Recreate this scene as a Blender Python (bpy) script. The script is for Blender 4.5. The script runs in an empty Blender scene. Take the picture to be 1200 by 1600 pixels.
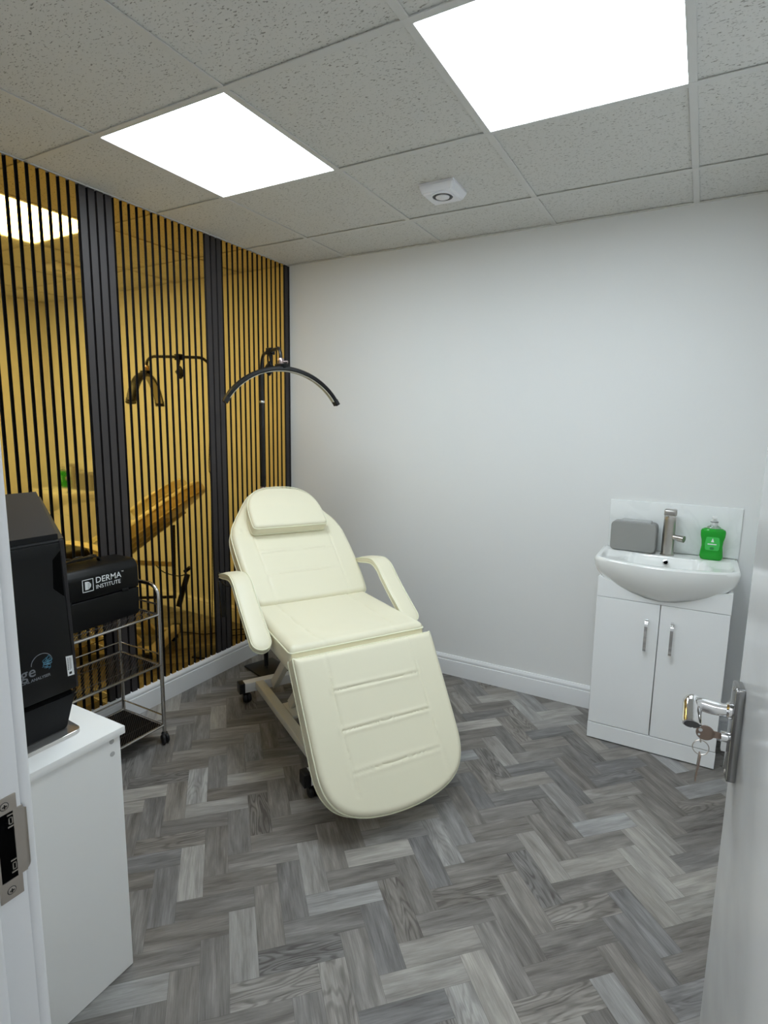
import bpy, bmesh, math, random
from mathutils import Vector, Matrix, noise
random.seed(7)
PI = math.pi
SC = bpy.context.scene
COL = SC.collection
H = 2.392            # ceiling height
RW = 2.60            # right wall x
FW = -2.64           # front wall (room face) y

# ------------------------------------------------------------------ camera, world, exposure
cam_d = bpy.data.cameras.new('camera')
cam = bpy.data.objects.new('camera', cam_d); COL.objects.link(cam)
cam.location = (2.32651, -2.92139, 1.43047)
cam.rotation_mode = 'XYZ'
Rz = Matrix.Rotation(math.radians(29.1293), 3, 'Z')
Rx = Matrix.Rotation(math.radians(81.2345), 3, 'X')
Rr = Matrix.Rotation(math.radians(0.9220), 3, 'Z')
cam.rotation_euler = (Rz @ Rx @ Rr).to_euler()
cam_d.sensor_fit = 'VERTICAL'
cam_d.sensor_height = 36.0
cam_d.lens = 36.0 * 882.67 / 1600.0
cam_d.clip_start = 0.02
SC.camera = cam
world = bpy.data.worlds.new('world'); SC.world = world
world.use_nodes = True
world.node_tree.nodes['Background'].inputs[0].default_value = (0.8, 0.85, 0.9, 1)
world.node_tree.nodes['Background'].inputs[1].default_value = 0.3
SC.view_settings.view_transform = 'Standard'
SC.view_settings.look = 'None'
SC.view_settings.gamma = 1.0
SC.view_settings.use_curve_mapping = False
SC.view_settings.exposure = 0.0
SC.cycles.max_bounces = 24
SC.cycles.diffuse_bounces = 14
SC.cycles.glossy_bounces = 8
LIGHT = 15.2           # radiance of the two room panels
HALL_FILL = 11.5      # radiance of the unseen hall panel, added as fill light

# ------------------------------------------------------------------ materials
def lin(c):
    return tuple(((v/255)/12.92 if v/255 <= .04045 else ((v/255+.055)/1.055)**2.4) for v in c)

def mat(name, rgb, rough=.5, metal=0.0, emit=None, estr=0, spec=.5, bump=None, coat=0, trans=0, ior=1.45, var=0):
    m = bpy.data.materials.new(name); m.use_nodes = True
    nt = m.node_tree; b = nt.nodes['Principled BSDF']
    c = rgb if isinstance(rgb[0], float) else lin(rgb)
    b.inputs['Base Color'].default_value = (*c, 1)
    b.inputs['Roughness'].default_value = rough
    b.inputs['Metallic'].default_value = metal
    b.inputs['Specular IOR Level'].default_value = spec
    b.inputs['IOR'].default_value = ior
    if coat: b.inputs['Coat Weight'].default_value = coat; b.inputs['Coat Roughness'].default_value = .05
    if trans: b.inputs['Transmission Weight'].default_value = trans
    if emit:
        b.inputs['Emission Color'].default_value = (*emit, 1); b.inputs['Emission Strength'].default_value = estr
    if bump or var:
        tc = nt.nodes.new('ShaderNodeTexCoord'); n = nt.nodes.new('ShaderNodeTexNoise')
        n.inputs['Scale'].default_value = bump[0] if bump else 8
        n.inputs['Detail'].default_value = 4
        nt.links.new(tc.outputs['Object'], n.inputs['Vector'])
        if bump:
            bp = nt.nodes.new('ShaderNodeBump'); bp.inputs['Strength'].default_value = bump[1]
            bp.inputs['Distance'].default_value = bump[2]
            nt.links.new(n.outputs['Fac'], bp.inputs['Height']); nt.links.new(bp.outputs[0], b.inputs['Normal'])
        if var:
            mr = nt.nodes.new('ShaderNodeMapRange')
            mr.inputs['To Min'].default_value = max(0, rough-var); mr.inputs['To Max'].default_value = rough+var
            nt.links.new(n.outputs['Fac'], mr.inputs['Value']); nt.links.new(mr.outputs[0], b.inputs['Roughness'])
    return m

M = {}
M['wall'] = mat('wall_paint', (.785, .79, .79), .6, spec=.3, bump=(180, .05, .001))
M['gloss_white'] = mat('white_gloss_paint', (.80, .81, .82), .16, spec=.5, var=.05)
M['satin_white'] = mat('white_satin_paint', (.78, .79, .81), .3, spec=.5)
M['cab_white'] = mat('white_gloss_board', (.86, .87, .88), .18)
M['unit_white'] = mat('white_melamine', (.84, .84, .83), .4)
M['ceramic'] = mat('white_ceramic', (.86, .87, .86), .07, coat=.4)
M['gold'] = mat('gold_mirror', (1.0, .625, .155), .035, metal=1.0, bump=(3, .02, .002))
M['slat_black'] = mat('black_slat_side', (.012, .010, .009), .7)
M['felt'] = mat('black_felt', (.008, .007, .007), .95)
M['charcoal'] = mat('charcoal_laminate', (.034, .029, .029), .55, bump=(90, .1, .001))
M['leather'] = mat('cream_leatherette', (.785, .745, .575), .38, bump=(260, .12, .0006))
M['leather_seam'] = mat('cream_piping', (.80, .80, .62), .4)
M['cream_metal'] = mat('cream_painted_steel', (.70, .68, .60), .35)
M['white_metal'] = mat('white_painted_steel', (.75, .76, .78), .3)
M['rubber'] = mat('black_rubber', (.006, .006, .0065), .5)
M['black_metal'] = mat('black_powder_coat', (.007, .007, .0075), .4)
M['black_plastic'] = mat('black_plastic', (.0035, .0038, .0042), .42, spec=.3, bump=(400, .05, .0004))
M['black_matte'] = mat('black_matte_shell', (.004, .0045, .0055), .5, spec=.3, bump=(300, .08, .0004))
M['grey_strip_lit_top'] = mat('dark_grey_strip_lit_top', (.022, .0205, .022), .65, spec=.25)  # side strip's own grey; on the machine top it paints ceiling light
M['recess'] = mat('recess_black', (.002, .002, .002), .9, spec=.05)
M['plate'] = mat('handle_plate_dark_reflection', (.30, .30, .30), .14, metal=1)  # metal darkened to stand in for dark surroundings it would reflect
M['chrome'] = mat('chrome', (.80, .80, .81), .08, metal=1)
M['trolley'] = mat('chromed_steel', (.60, .585, .57), .2, metal=1)
M['wire'] = mat('dull_wire', (.16, .145, .135), .4, metal=1)
M['brushed'] = mat('brushed_nickel', (.50, .475, .45), .3, metal=1, bump=(60, .1, .0005))
M['steel'] = mat('satin_steel', (.46, .42, .38), .32, metal=1, bump=(120, .08, .0005))
M['bronze'] = mat('bronze_key', (.32, .24, .20), .3, metal=1)
M['rose'] = mat('copper_collar', (.45, .36, .35), .3, metal=1)
M['grey_box'] = mat('grey_plastic', (.27, .27, .26), .5)
M['grey_light'] = mat('light_grey_lid', (.42, .43, .43), .5)
M['green'] = mat('green_soap', (.03, .52, .05), .08, trans=.45, ior=1.35)
M['green_label'] = mat('pale_green_label', (.05, .50, .09), .35)
M['dark_green'] = mat('dark_green_leaf', (.02, .22, .05), .4)
M['clear'] = mat('clear_plastic', (.9, .93, .92), .08, trans=.8, ior=1.4)
M['pump_white'] = mat('white_pump_plastic', (.75, .77, .77), .3)
M['pump_grey'] = mat('grey_pump_slot', (.2, .22, .22), .4)
M['print_white'] = mat('white_print', (.78, .80, .82), .5)
M['print_grey'] = mat('grey_print', (.16, .17, .19), .4)
M['print_blue'] = mat('blue_print', (.06, .22, .33), .4)
M['label_white'] = mat('white_sticker', (.72, .73, .74), .5)
M['gap'] = mat('dark_gap', (.02, .02, .02), .8)
M['pad'] = mat('vent_plastic', (.80, .80, .84), .35)
M['vent_dark'] = mat('vent_dark', (.06, .06, .065), .5)
M['tee'] = mat('ceiling_tee_paint', (.63, .625, .61), .5)
M['opal'] = mat('opal_diffuser_off', (.55, .55, .48), .5)
M['base_silver'] = mat('silver_base_plate', (.62, .60, .58), .12, metal=.9)
M['cover'] = mat('grey_cover_cap', (.42, .42, .42), .5)
M['led'] = mat('led_diffuser', (.8, .85, .9), .5, emit=(.86, .965, 1.03), estr=LIGHT)
M['hall_fill'] = mat('hall_fill_diffuser', (.8, .85, .9), .5, emit=(.93, .97, 1.0), estr=HALL_FILL)
M['led_edge'] = mat('led_edge', (.8, .85, .9), .5, emit=(.75, 1.0, 1.0), estr=LIGHT*1.15)

def splash_mat():
    m = mat('marble_splashback', (.80, .82, .82), .12)
    nt = m.node_tree; b = nt.nodes['Principled BSDF']
    tc = nt.nodes.new('ShaderNodeTexCoord'); n = nt.nodes.new('ShaderNodeTexNoise')
    n.inputs['Scale'].default_value = 3.2; n.inputs['Detail'].default_value = 6; n.inputs['Distortion'].default_value = 1.6
    r = nt.nodes.new('ShaderNodeValToRGB')
    r.color_ramp.elements[0].position = .45; r.color_ramp.elements[0].color = (.84, .86, .86, 1)
    r.color_ramp.elements[1].position = .54; r.color_ramp.elements[1].color = (.84, .86, .86, 1)
    e = r.color_ramp.elements.new(.50); e.color = (.80, .82, .82, 1)
    nt.links.new(tc.outputs['Object'], n.inputs['Vector']); nt.links.new(n.outputs['Fac'], r.inputs[0])
    nt.links.new(r.outputs[0], b.inputs['Base Color'])
    return m
M['splash'] = splash_mat()

def tile_mat():
    m = mat('fissured_ceiling_tile', (.56, .56, .55), .9, spec=.1)
    nt = m.node_tree; b = nt.nodes['Principled BSDF']; L = nt.links
    tc = nt.nodes.new('ShaderNodeTexCoord')
    outs = []
    for rot, sc, off, th in ((.5, (75, 190, 10), 0, .655), (-.7, (70, 200, 10), 5, .665), (1.5, (85, 170, 10), 9, .675)):
        mp = nt.nodes.new('ShaderNodeMapping')
        mp.inputs['Rotation'].default_value = (0, 0, rot); mp.inputs['Scale'].default_value = sc
        mp.inputs['Location'].default_value = (off, off*1.7, 0)
        n = nt.nodes.new('ShaderNodeTexNoise'); n.inputs['Scale'].default_value = 1.0; n.inputs['Detail'].default_value = 1.5
        n.inputs['Distortion'].default_value = .5
        g = nt.nodes.new('ShaderNodeMapRange'); g.inputs['From Min'].default_value = th; g.inputs['From Max'].default_value = th+.035
        L.new(tc.outputs['Object'], mp.inputs['Vector']); L.new(mp.outputs[0], n.inputs['Vector']); L.new(n.outputs['Fac'], g.inputs['Value'])
        outs.append(g.outputs[0])
    mx = nt.nodes.new('ShaderNodeMath'); mx.operation = 'MAXIMUM'; L.new(outs[0], mx.inputs[0]); L.new(outs[1], mx.inputs[1])
    mx2 = nt.nodes.new('ShaderNodeMath'); mx2.operation = 'MAXIMUM'; L.new(mx.outputs[0], mx2.inputs[0]); L.new(outs[2], mx2.inputs[1])
    mix = nt.nodes.new('ShaderNodeMix'); mix.data_type = 'RGBA'
    mix.inputs[6].default_value = (.665, .66, .64, 1); mix.inputs[7].default_value = (.33, .32, .30, 1)
    L.new(mx2.outputs[0], mix.inputs[0]); L.new(mix.outputs[2], b.inputs['Base Color'])
    bp = nt.nodes.new('ShaderNodeBump'); bp.inputs['Distance'].default_value = -.002; bp.inputs['Strength'].default_value = .5
    L.new(mx2.outputs[0], bp.inputs['Height']); L.new(bp.outputs[0], b.inputs['Normal'])
    return m
M['tile'] = tile_mat()

def floor_mat():
    m = bpy.data.materials.new('grey_oak_herringbone'); m.use_nodes = True
    nt = m.node_tree; b = nt.nodes['Principled BSDF']; L = nt.links; N = nt.nodes.new
    uv = N('ShaderNodeUVMap'); uv.uv_map = 'grain'
    uv2 = N('ShaderNodeUVMap'); uv2.uv_map = 'edge'
    at = N('ShaderNodeVertexColor'); at.layer_name = 'plank'
    sep = N('ShaderNodeSeparateColor'); L.new(at.outputs['Color'], sep.inputs[0])
    # fine grain
    mp = N('ShaderNodeMapping'); mp.inputs['Scale'].default_value = (14, 230, 1); L.new(uv.outputs[0], mp.inputs['Vector'])
    n1 = N('ShaderNodeTexNoise'); n1.inputs['Scale'].default_value = 1; n1.inputs['Detail'].default_value = 5; n1.inputs['Roughness'].default_value = .65
    L.new(mp.outputs[0], n1.inputs['Vector'])
    # broad streaks
    mp2 = N('ShaderNodeMapping'); mp2.inputs['Scale'].default_value = (5, 34, 1); L.new(uv.outputs[0], mp2.inputs['Vector'])
    n2 = N('ShaderNodeTexNoise'); n2.inputs['Scale'].default_value = 1; n2.inputs['Detail'].default_value = 4; n2.inputs['Distortion'].default_value = .6
    L.new(mp2.outputs[0], n2.inputs['Vector'])
    # cathedral figure
    mp3 = N('ShaderNodeMapping'); mp3.inputs['Scale'].default_value = (3.5, 20, 1); L.new(uv.outputs[0], mp3.inputs['Vector'])
    n3 = N('ShaderNodeTexNoise'); n3.inputs['Scale'].default_value = 1; n3.inputs['Detail'].default_value = 1.5
    L.new(mp3.outputs[0], n3.inputs['Vector'])
    mm = N('ShaderNodeMath'); mm.operation = 'MULTIPLY'; mm.inputs[1].default_value = 75; L.new(n3.outputs['Fac'], mm.inputs[0])
    sn = N('ShaderNodeMath'); sn.operation = 'SINE'; L.new(mm.outputs[0], sn.inputs[0])
    ring = N('ShaderNodeMapRange'); ring.inputs['From Min'].default_value = -.2; ring.inputs['From Max'].default_value = 1
    L.new(sn.outputs[0], ring.inputs['Value'])
    gate = N('ShaderNodeMapRange'); gate.inputs['From Min'].default_value = .62; gate.inputs['From Max'].default_value = .95
    gate.inputs['To Max'].default_value = .24; L.new(sep.outputs[1], gate.inputs['Value'])
    fig = N('ShaderNodeMath'); fig.operation = 'MULTIPLY'; L.new(ring.outputs[0], fig.inputs[0]); L.new(gate.outputs[0], fig.inputs[1])
    # value
    def ma(op, a, b_):
        x = N('ShaderNodeMath'); x.operation = op
        for i, v in enumerate((a, b_)):
            if isinstance(v, (int, float)): x.inputs[i].default_value = v
            else: L.new(v, x.inputs[i])
        return x.outputs[0]
    v = ma('MULTIPLY', ma('SUBTRACT', n1.outputs['Fac'], .5), .55)
    v = ma('ADD', v, ma('MULTIPLY', ma('SUBTRACT', n2.outputs['Fac'], .5), .85))
    v = ma('ADD', v, ma('MULTIPLY', ma('SUBTRACT', sep.outputs[0], .5), .42))
    v = ma('SUBTRACT', v, fig.outputs[0])
    v = ma('ADD', v, .5)
    r = N('ShaderNodeValToRGB'); L.new(v, r.inputs[0])
    e = r.color_ramp.elements
    e[0].position = .05; e[0].color = (.075, .068, .063, 1)
    e[1].position = .95; e[1].color = (.46, .45, .43, 1)
    q = e.new(.38); q.color = (.185, .176, .168, 1)
    q = e.new(.62); q.color = (.285, .276, .265, 1)
    hue = N('ShaderNodeMix'); hue.data_type = 'RGBA'; hue.blend_type = 'MULTIPLY'
    tint = N('ShaderNodeMix'); tint.data_type = 'RGBA'
    tint.inputs[6].default_value = (1.03, .995, .95, 1); tint.inputs[7].default_value = (.97, .995, 1.04, 1)
    L.new(sep.outputs[2], tint.inputs[0]); hue.inputs[0].default_value = 1
    L.new(r.outputs[0], hue.inputs[6]); L.new(tint.outputs[2], hue.inputs[7])
    # joint line
    se = N('ShaderNodeSeparateXYZ'); L.new(uv2.outputs[0], se.inputs[0])
    def ed(o, w):
        a1 = ma('LESS_THAN', o, w); a2 = ma('GREATER_THAN', o, 1-w); return ma('MAXIMUM', a1, a2)
    j = ma('MAXIMUM', ed(se.outputs[0], .0022), ed(se.outputs[1], .0065))
    jm = N('ShaderNodeMix'); jm.data_type = 'RGBA'; L.new(ma('MULTIPLY', j, .5), jm.inputs[0])
    L.new(hue.outputs[2], jm.inputs[6]); jm.inputs[7].default_value = (.06, .055, .05, 1)
    L.new(jm.outputs[2], b.inputs['Base Color'])
    b.inputs['Roughness'].default_value = .5; b.inputs['Specular IOR Level'].default_value = .35
    bp = N('ShaderNodeBump'); bp.inputs['Strength'].default_value = .15; bp.inputs['Distance'].default_value = .001
    L.new(n1.outputs['Fac'], bp.inputs['Height']); L.new(bp.outputs[0], b.inputs['Normal'])
    return m
M['floor'] = floor_mat()

# ------------------------------------------------------------------ mesh helpers
class MB:
    def __init__(s): s.v = []; s.f = []; s.smooth = []
    def add(s, vs, fs, sm=False):
        o = len(s.v); s.v += [tuple(v) for v in vs]
        for f in fs: s.f.append(tuple(i+o for i in f)); s.smooth.append(sm)
        return s
    def box(s, x0, x1, y0, y1, z0, z1, mtx=None):
        vs = [Vector(p) for p in ((x0,y0,z0),(x1,y0,z0),(x1,y1,z0),(x0,y1,z0),(x0,y0,z1),(x1,y0,z1),(x1,y1,z1),(x0,y1,z1))]
        if mtx: vs = [mtx @ v for v in vs]
        return s.add(vs, [(0,3,2,1),(4,5,6,7),(0,1,5,4),(1,2,6,5),(2,3,7,6),(3,0,4,7)])
    def rbox(s, x0, x1, y0, y1, z0, z1, r=.003, seg=2, mtx=None):
        bm = bmesh.new()
        vs = [bm.verts.new(p) for p in ((x0,y0,z0),(x1,y0,z0),(x1,y1,z0),(x0,y1,z0),(x0,y0,z1),(x1,y0,z1),(x1,y1,z1),(x0,y1,z1))]
        for f in [(0,3,2,1),(4,5,6,7),(0,1,5,4),(1,2,6,5),(2,3,7,6),(3,0,4,7)]: bm.faces.new([vs[i] for i in f])
        bmesh.ops.bevel(bm, geom=bm.edges[:], offset=r, segments=seg, affect='EDGES', profile=.5)
        return s.from_bm(bm, mtx)
    def from_bm(s, bm, mtx=None, sm=True):
        bm.verts.ensure_lookup_table()
        for i, v in enumerate(bm.verts): v.index = i
        vs = [(mtx @ v.co) if mtx else v.co.copy() for v in bm.verts]
        fs = [tuple(v.index for v in f.verts) for f in bm.faces]
        bm.free(); return s.add(vs, fs, sm)
    def prism(s, pts, h0, h1, axis='z', bevel=0, seg=3, mtx=None):
        """extrude a 2-D outline; axis: the extrusion axis"""
        bm = bmesh.new()
        def P(p, h):
            return {'z': (p[0],p[1],h), 'x': (h,p[0],p[1]), 'y': (p[0],h,p[1])}[axis]
        a = [bm.verts.new(P(p, h0)) for p in pts]; b = [bm.verts.new(P(p, h1)) for p in pts]
        n = len(pts)
        bm.faces.new(a[::-1]); bm.faces.new(b)
        for i in range(n): bm.faces.new((a[i], a[(i+1) % n], b[(i+1) % n], b[i]))
        bmesh.ops.recalc_face_normals(bm, faces=bm.faces[:])
        if bevel: bmesh.ops.bevel(bm, geom=bm.edges[:], offset=bevel, segments=seg, affect='EDGES', profile=.5)
        return s.from_bm(bm, mtx, bool(bevel))
    def tube(s, pts, r, n=12, cap=True, closed=False):
        pts = [Vector(p) for p in pts]; m = len(pts)
        rr = r if isinstance(r, (list, tuple)) else [r]*m
        rings = []; prev = None
        for i, p in enumerate(pts):
            if closed: t = (pts[(i+1) % m]-pts[i-1]).normalized()
            else: t = (pts[min(i+1, m-1)]-pts[max(i-1, 0)]).normalized()
            if prev is None:
                up = Vector((0,0,1)) if abs(t.z) < .9 else Vector((1,0,0))
                x = t.cross(up).normalized()
            else:
                x = (prev - t*prev.dot(t)).normalized()
            prev = x; y = t.cross(x)
            rings.append([p + (x*math.cos(2*PI*k/n) + y*math.sin(2*PI*k/n))*rr[i] for k in range(n)])
        vs = [v for g in rings for v in g]; fs = []
        for i in range(m if closed else m-1):
            j = (i+1) % m
            for k in range(n):
                fs.append((i*n+k, i*n+(k+1) % n, j*n+(k+1) % n, j*n+k))
        s.add(vs, fs, True)
        if cap and not closed:
            o = len(s.v)-len(vs)
            s.f.append(tuple(o+k for k in range(n))[::-1]); s.smooth.append(False)
            s.f.append(tuple(o+(m-1)*n+k for k in range(n))); s.smooth.append(False)
        return s
    def lathe(s, prof, n=32, center=(0,0,0), axis=(0,0,1), cap=True):
        q = Vector((0,0,1)).rotation_difference(Vector(axis).normalized()).to_matrix(); c = Vector(center)
        vs = []; fs = []; m = len(prof)
        for r, z in prof:
            for k in range(n): vs.append(c + q @ Vector((r*math.cos(2*PI*k/n), r*math.sin(2*PI*k/n), z)))
        for i in range(m-1):
            for k in range(n): fs.append((i*n+k, i*n+(k+1) % n, (i+1)*n+(k+1) % n, (i+1)*n+k))
        if cap: fs.append(tuple(range(n))[::-1]); fs.append(tuple((m-1)*n+k for k in range(n)))
        return s.add(vs, fs, True)
    def sweep(s, sec, path, xdir, closed_sec=True):
        """sweep a 2-D section (p along xdir, q along the other normal) along a path"""
        path = [Vector(p) for p in path]; X = Vector(xdir).normalized(); m = len(path)
        vs = []; fs = []
        for i, p in enumerate(path):
            t = (path[min(i+1, m-1)]-path[max(i-1, 0)]).normalized()
            y = t.cross(X).normalized()
            for a, b in (sec(i) if callable(sec) else sec): vs.append(p + X*a + y*b)
        n = len(vs)//m
        for i in range(m-1):
            for k in range(n if closed_sec else n-1): fs.append((i*n+k, i*n+(k+1) % n, (i+1)*n+(k+1) % n, (i+1)*n+k))
        fs.append(tuple(range(n))[::-1]); fs.append(tuple((m-1)*n+k for k in range(n)))
        return s.add(vs, fs, True)
    def obj(s, name, m, parent=None, loc=None):
        me = bpy.data.meshes.new(name); me.from_pydata(s.v, [], s.f)
        me.polygons.foreach_set('use_smooth', s.smooth); me.materials.append(m)
        bm = bmesh.new(); bm.from_mesh(me); bmesh.ops.recalc_face_normals(bm, faces=bm.faces[:]); bm.to_mesh(me); bm.free()
        try: me.set_sharp_from_angle(angle=math.radians(38))
        except Exception: pass
        me.update()
        o = bpy.data.objects.new(name, me); COL.objects.link(o)
        if parent is not None:
            o.parent = parent; o.matrix_parent_inverse = Matrix.Translation(parent.location).inverted()
        elif loc is not None:
            me.transform(Matrix.Translation(-Vector(loc))); o.location = loc
        return o

def thing(name, label, cat, loc=(0,0,0), group=None):
    o = bpy.data.objects.new(name, None); COL.objects.link(o); o.location = loc; o.empty_display_size = .05
    o['label'] = label; o['category'] = cat
    if group: o['group'] = group
    return o
def tag(o, label, cat, group=None):
    o['label'] = label; o['category'] = cat
    if group: o['group'] = group
    return o
def struct(o): o['kind'] = 'structure'; return o

def text_mb(body, size, origin, xd, yd, depth=.0006, bold=0.0, spacing=1.0):
    cu = bpy.data.curves.new('txt', 'FONT'); cu.body = body; cu.size = size; cu.extrude = depth; cu.offset = bold
    cu.space_character = spacing; cu.resolution_u = 3
    ob = bpy.data.objects.new('txt', cu); COL.objects.link(ob)
    dg = bpy.context.evaluated_depsgraph_get(); dg.update()
    me = bpy.data.meshes.new_from_object(ob.evaluated_get(dg))
    X = Vector(xd).normalized(); Y = Vector(yd).normalized(); Z = X.cross(Y)
    vs = [Vector(origin)+X*v.co.x+Y*v.co.y+Z*v.co.z for v in me.vertices]
    fs = [tuple(p.vertices) for p in me.polygons]
    bpy.data.objects.remove(ob); bpy.data.curves.remove(cu); bpy.data.meshes.remove(me)
    mb = MB(); mb.add(vs, fs); return mb

def arc(c, r, a0, a1, n, f):
    return [f(c[0]+r*math.cos(a0+(a1-a0)*i/n), c[1]+r*math.sin(a0+(a1-a0)*i/n)) for i in range(n+1)]
def bez(P, n):
    """smooth polyline through P (Catmull-Rom)"""
    P = [Vector(p) for p in P]; out = []
    for i in range(len(P)-1):
        p0 = P[max(i-1,0)]; p1 = P[i]; p2 = P[i+1]; p3 = P[min(i+2,len(P)-1)]
        for k in range(n):
            t = k/n
            out.append(.5*((2*p1)+(p2-p0)*t+(2*p0-5*p1+4*p2-p3)*t*t+(3*p1-p0-3*p2+p3)*t**3))
    out.append(P[-1]); return out
def roundpoly(pts, radii, seg=8):
    """round the corners of a 2-D polygon"""
    out = []; n = len(pts)
    for i in range(n):
        p = Vector(pts[i]); a = Vector(pts[i-1]); b = Vector(pts[(i+1) % n]); r = radii[i] if isinstance(radii, (list, tuple)) else radii
        if r <= 0: out.append(tuple(p)); continue
        u = (a-p).normalized(); v = (b-p).normalized(); ang = u.angle(v)
        d = min(r/math.tan(ang/2), (a-p).length*.49, (b-p).length*.49)
        A = p+u*d; B = p+v*d
        for k in range(seg+1):
            t = k/seg; out.append(tuple((1-t)**2*A+2*t*(1-t)*p+t*t*B))
    return out
def resample(poly, step):
    out = []; n = len(poly)
    for i in range(n):
        a = Vector(poly[i]); b = Vector(poly[(i+1) % n]); L = (b-a).length
        if L < 1e-6: continue
        k = max(1, int(round(L/step)))
        for j in range(k): out.append(a+(b-a)*j/k)
    return out
def sym_outline(half, cm, n=7, closed_end=True):
    """half: (s, half width) from the square end to the tip; smooth sides"""
    L = [(a, cm-b) for a, b in half]; Rr_ = [(a, cm+b) for a, b in half[::-1]]
    P = L+Rr_
    out = [tuple(p) for p in bez([(a, b, 0) for a, b in P], n)]
    out = [(p[0], p[1]) for p in out]
    res = [out[0]]
    for p in out[1:]:
        if (Vector(p)-Vector(res[-1])).length > .0008: res.append(p)
    return res
def seg_d(p, a, b):
    a = Vector(a); b = Vector(b); ab = b-a; t = max(0, min(1, (p-a).dot(ab)/ab.length_squared)); return (p-(a+ab*t)).length, t

# ------------------------------------------------------------------ floor (one plank floor, each plank a face)
def build_floor():
    w, Lp = .0757, .2271
    u0, v0 = -.442, 2.177
    me = bpy.data.meshes.new('floor'); bm = bmesh.new()
    ug = bm.loops.layers.uv.new('grain'); ue = bm.loops.layers.uv.new('edge'); vc = bm.loops.layers.color.new('plank')
    X0, X1, Y0, Y1 = -.06, 3.2, -4.3, .06
    s2 = math.sqrt(2)
    done = set()
    for i in range(-75, 50):
        for j in range(-60, 80):
            s = (i+j) % 6
            if s == 0: key = ('V', i, j)
            elif s == 3: key = ('H', i, j)      # plank origin cell of an H plank
            else: continue
            if key[0] == 'V': cu, cv, du, dv = i, j, 1, 3
            else: cu, cv, du, dv = i, j, 3, 1
            us = [u0+cu*w, u0+(cu+du)*w]; vs = [v0+cv*w, v0+(cv+dv)*w]
            c4 = [(us[0],vs[0]),(us[1],vs[0]),(us[1],vs[1]),(us[0],vs[1])]
            P = [((u+v)/s2, (u-v)/s2) for u, v in c4]
            if max(p[0] for p in P) < X0 or min(p[0] for p in P) > X1 or max(p[1] for p in P) < Y0 or min(p[1] for p in P) > Y1: continue
            f = bm.faces.new([bm.verts.new((p[0], p[1], 0)) for p in P])
            r0, r1, r2 = random.random(), random.random(), random.random()
            ox, oy = random.random()*50, random.random()*50
            fl = random.random() < .5
            for k, lp in enumerate(f.loops):
                a = (0,1,1,0)[k]; b = (0,0,1,1)[k]
                if key[0] == 'V': gx, gy = b, a
                else: gx, gy = a, b
                lp[ue].uv = (gx, gy)
                g = 1-gx if fl else gx
                lp[ug].uv = (ox+g*Lp, oy+gy*w)
                lp[vc] = (r0, r1, r2, 1)
    for co, no in (((X0,0,0),(-1,0,0)),((X1,0,0),(1,0,0)),((0,Y0,0),(0,-1,0)),((0,Y1,0),(0,1,0))):
        bmesh.ops.bisect_plane(bm, geom=bm.verts[:]+bm.edges[:]+bm.faces[:], plane_co=co, plane_no=no, clear_outer=True)
    bmesh.ops.recalc_face_normals(bm, faces=bm.faces[:])
    for f in bm.faces:
        if f.normal.z < 0: f.normal_flip()
    bm.to_mesh(me); bm.free(); me.materials.append(M['floor'])
    o = bpy.data.objects.new('floor', me); COL.objects.link(o); struct(o)
build_floor()

# ------------------------------------------------------------------ walls
struct(MB().box(-.16, RW+.12, .0, .12, 0, H+.12).obj('wall_back', M['wall']))
struct(MB().box(-.16, -.022, -4.3, .0, 0, H+.12).obj('wall_left', M['wall']))
struct(MB().box(RW, RW+.12, FW-.10, .0, 0, H+.12).obj('wall_right', M['wall']))
fw = MB().box(-.022, 1.722, FW-.10, FW, 0, H+.12).box(2.546, RW, FW-.10, FW, 0, H+.12).box(1.722, 2.546, FW-.10, FW, 2.03, H+.12)
struct(fw.obj('wall_front', M['wall']))
struct(MB().box(RW+.6, RW+.72, -4.3, FW-.10, 0, H+.12).obj('wall_hall_right', M['wall']))
struct(MB().box(RW+.12, RW+.6, FW-.10, FW, 0, H+.12).obj('wall_hall_end', M['wall']))
struct(MB().box(-.16, RW+.72, -4.42, -4.3, 0, H+.12).obj('wall_hall_back', M['wall']))

# ceiling: tiles with tees
gx0, gy0 = .414, -.3705
def build_ceiling():
    mb = MB()
    lights = {(0,-2), (2,-2)}
    for i in range(-1, 5):
        for j in range(-4, 2):
            x0, x1 = gx0+i*.6, gx0+(i+1)*.6; y0, y1 = gy0+j*.6, gy0+(j+1)*.6
            if (i, j) in lights: continue
            x0 += .003; x1 -= .003; y0 += .003; y1 -= .003
            x0 = max(x0, -.02); x1 = min(x1, RW); y0 = max(y0, FW); y1 = min(y1, 0)
            if x1-x0 < .02 or y1-y0 < .02: continue
            mb.box(x0, x1, y0, y1, H+.005, H+.02)
    struct(mb.obj('ceiling', M['tile']))
    t = MB()
    for i in range(0, 5):
        x = gx0+i*.6
        if x < RW: t.rbox(x-.012, x+.012, FW, 0, H-.0005, H+.0035, .0008, 1)
    for j in range(-3, 2):
        y = gy0+j*.6
        if FW < y < 0: t.rbox(-.02, RW, y-.012, y+.012, H-.0010, H+.0030, .0008, 1)
    # wall angle
    t.box(-.02, -.001, FW, 0, H-.001, H+.004).box(0, RW, -.016, 0, H-.001, H+.003).box(RW-.016, RW, FW, 0, H-.001, H+.003).box(0, RW, FW, FW+.016, H-.001, H+.003)
    struct(t.obj('trim_1', M['tee']))
    struct(MB().box(-.16, RW+.72, FW-.1, .12, H+.10, H+.16).obj('ceiling_slab', M['wall']))
    struct(MB().box(-.16, RW+.72, -4.42, FW-.10, H+.0, H+.12).obj('ceiling_hall', M['wall']))
build_ceiling()

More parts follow.
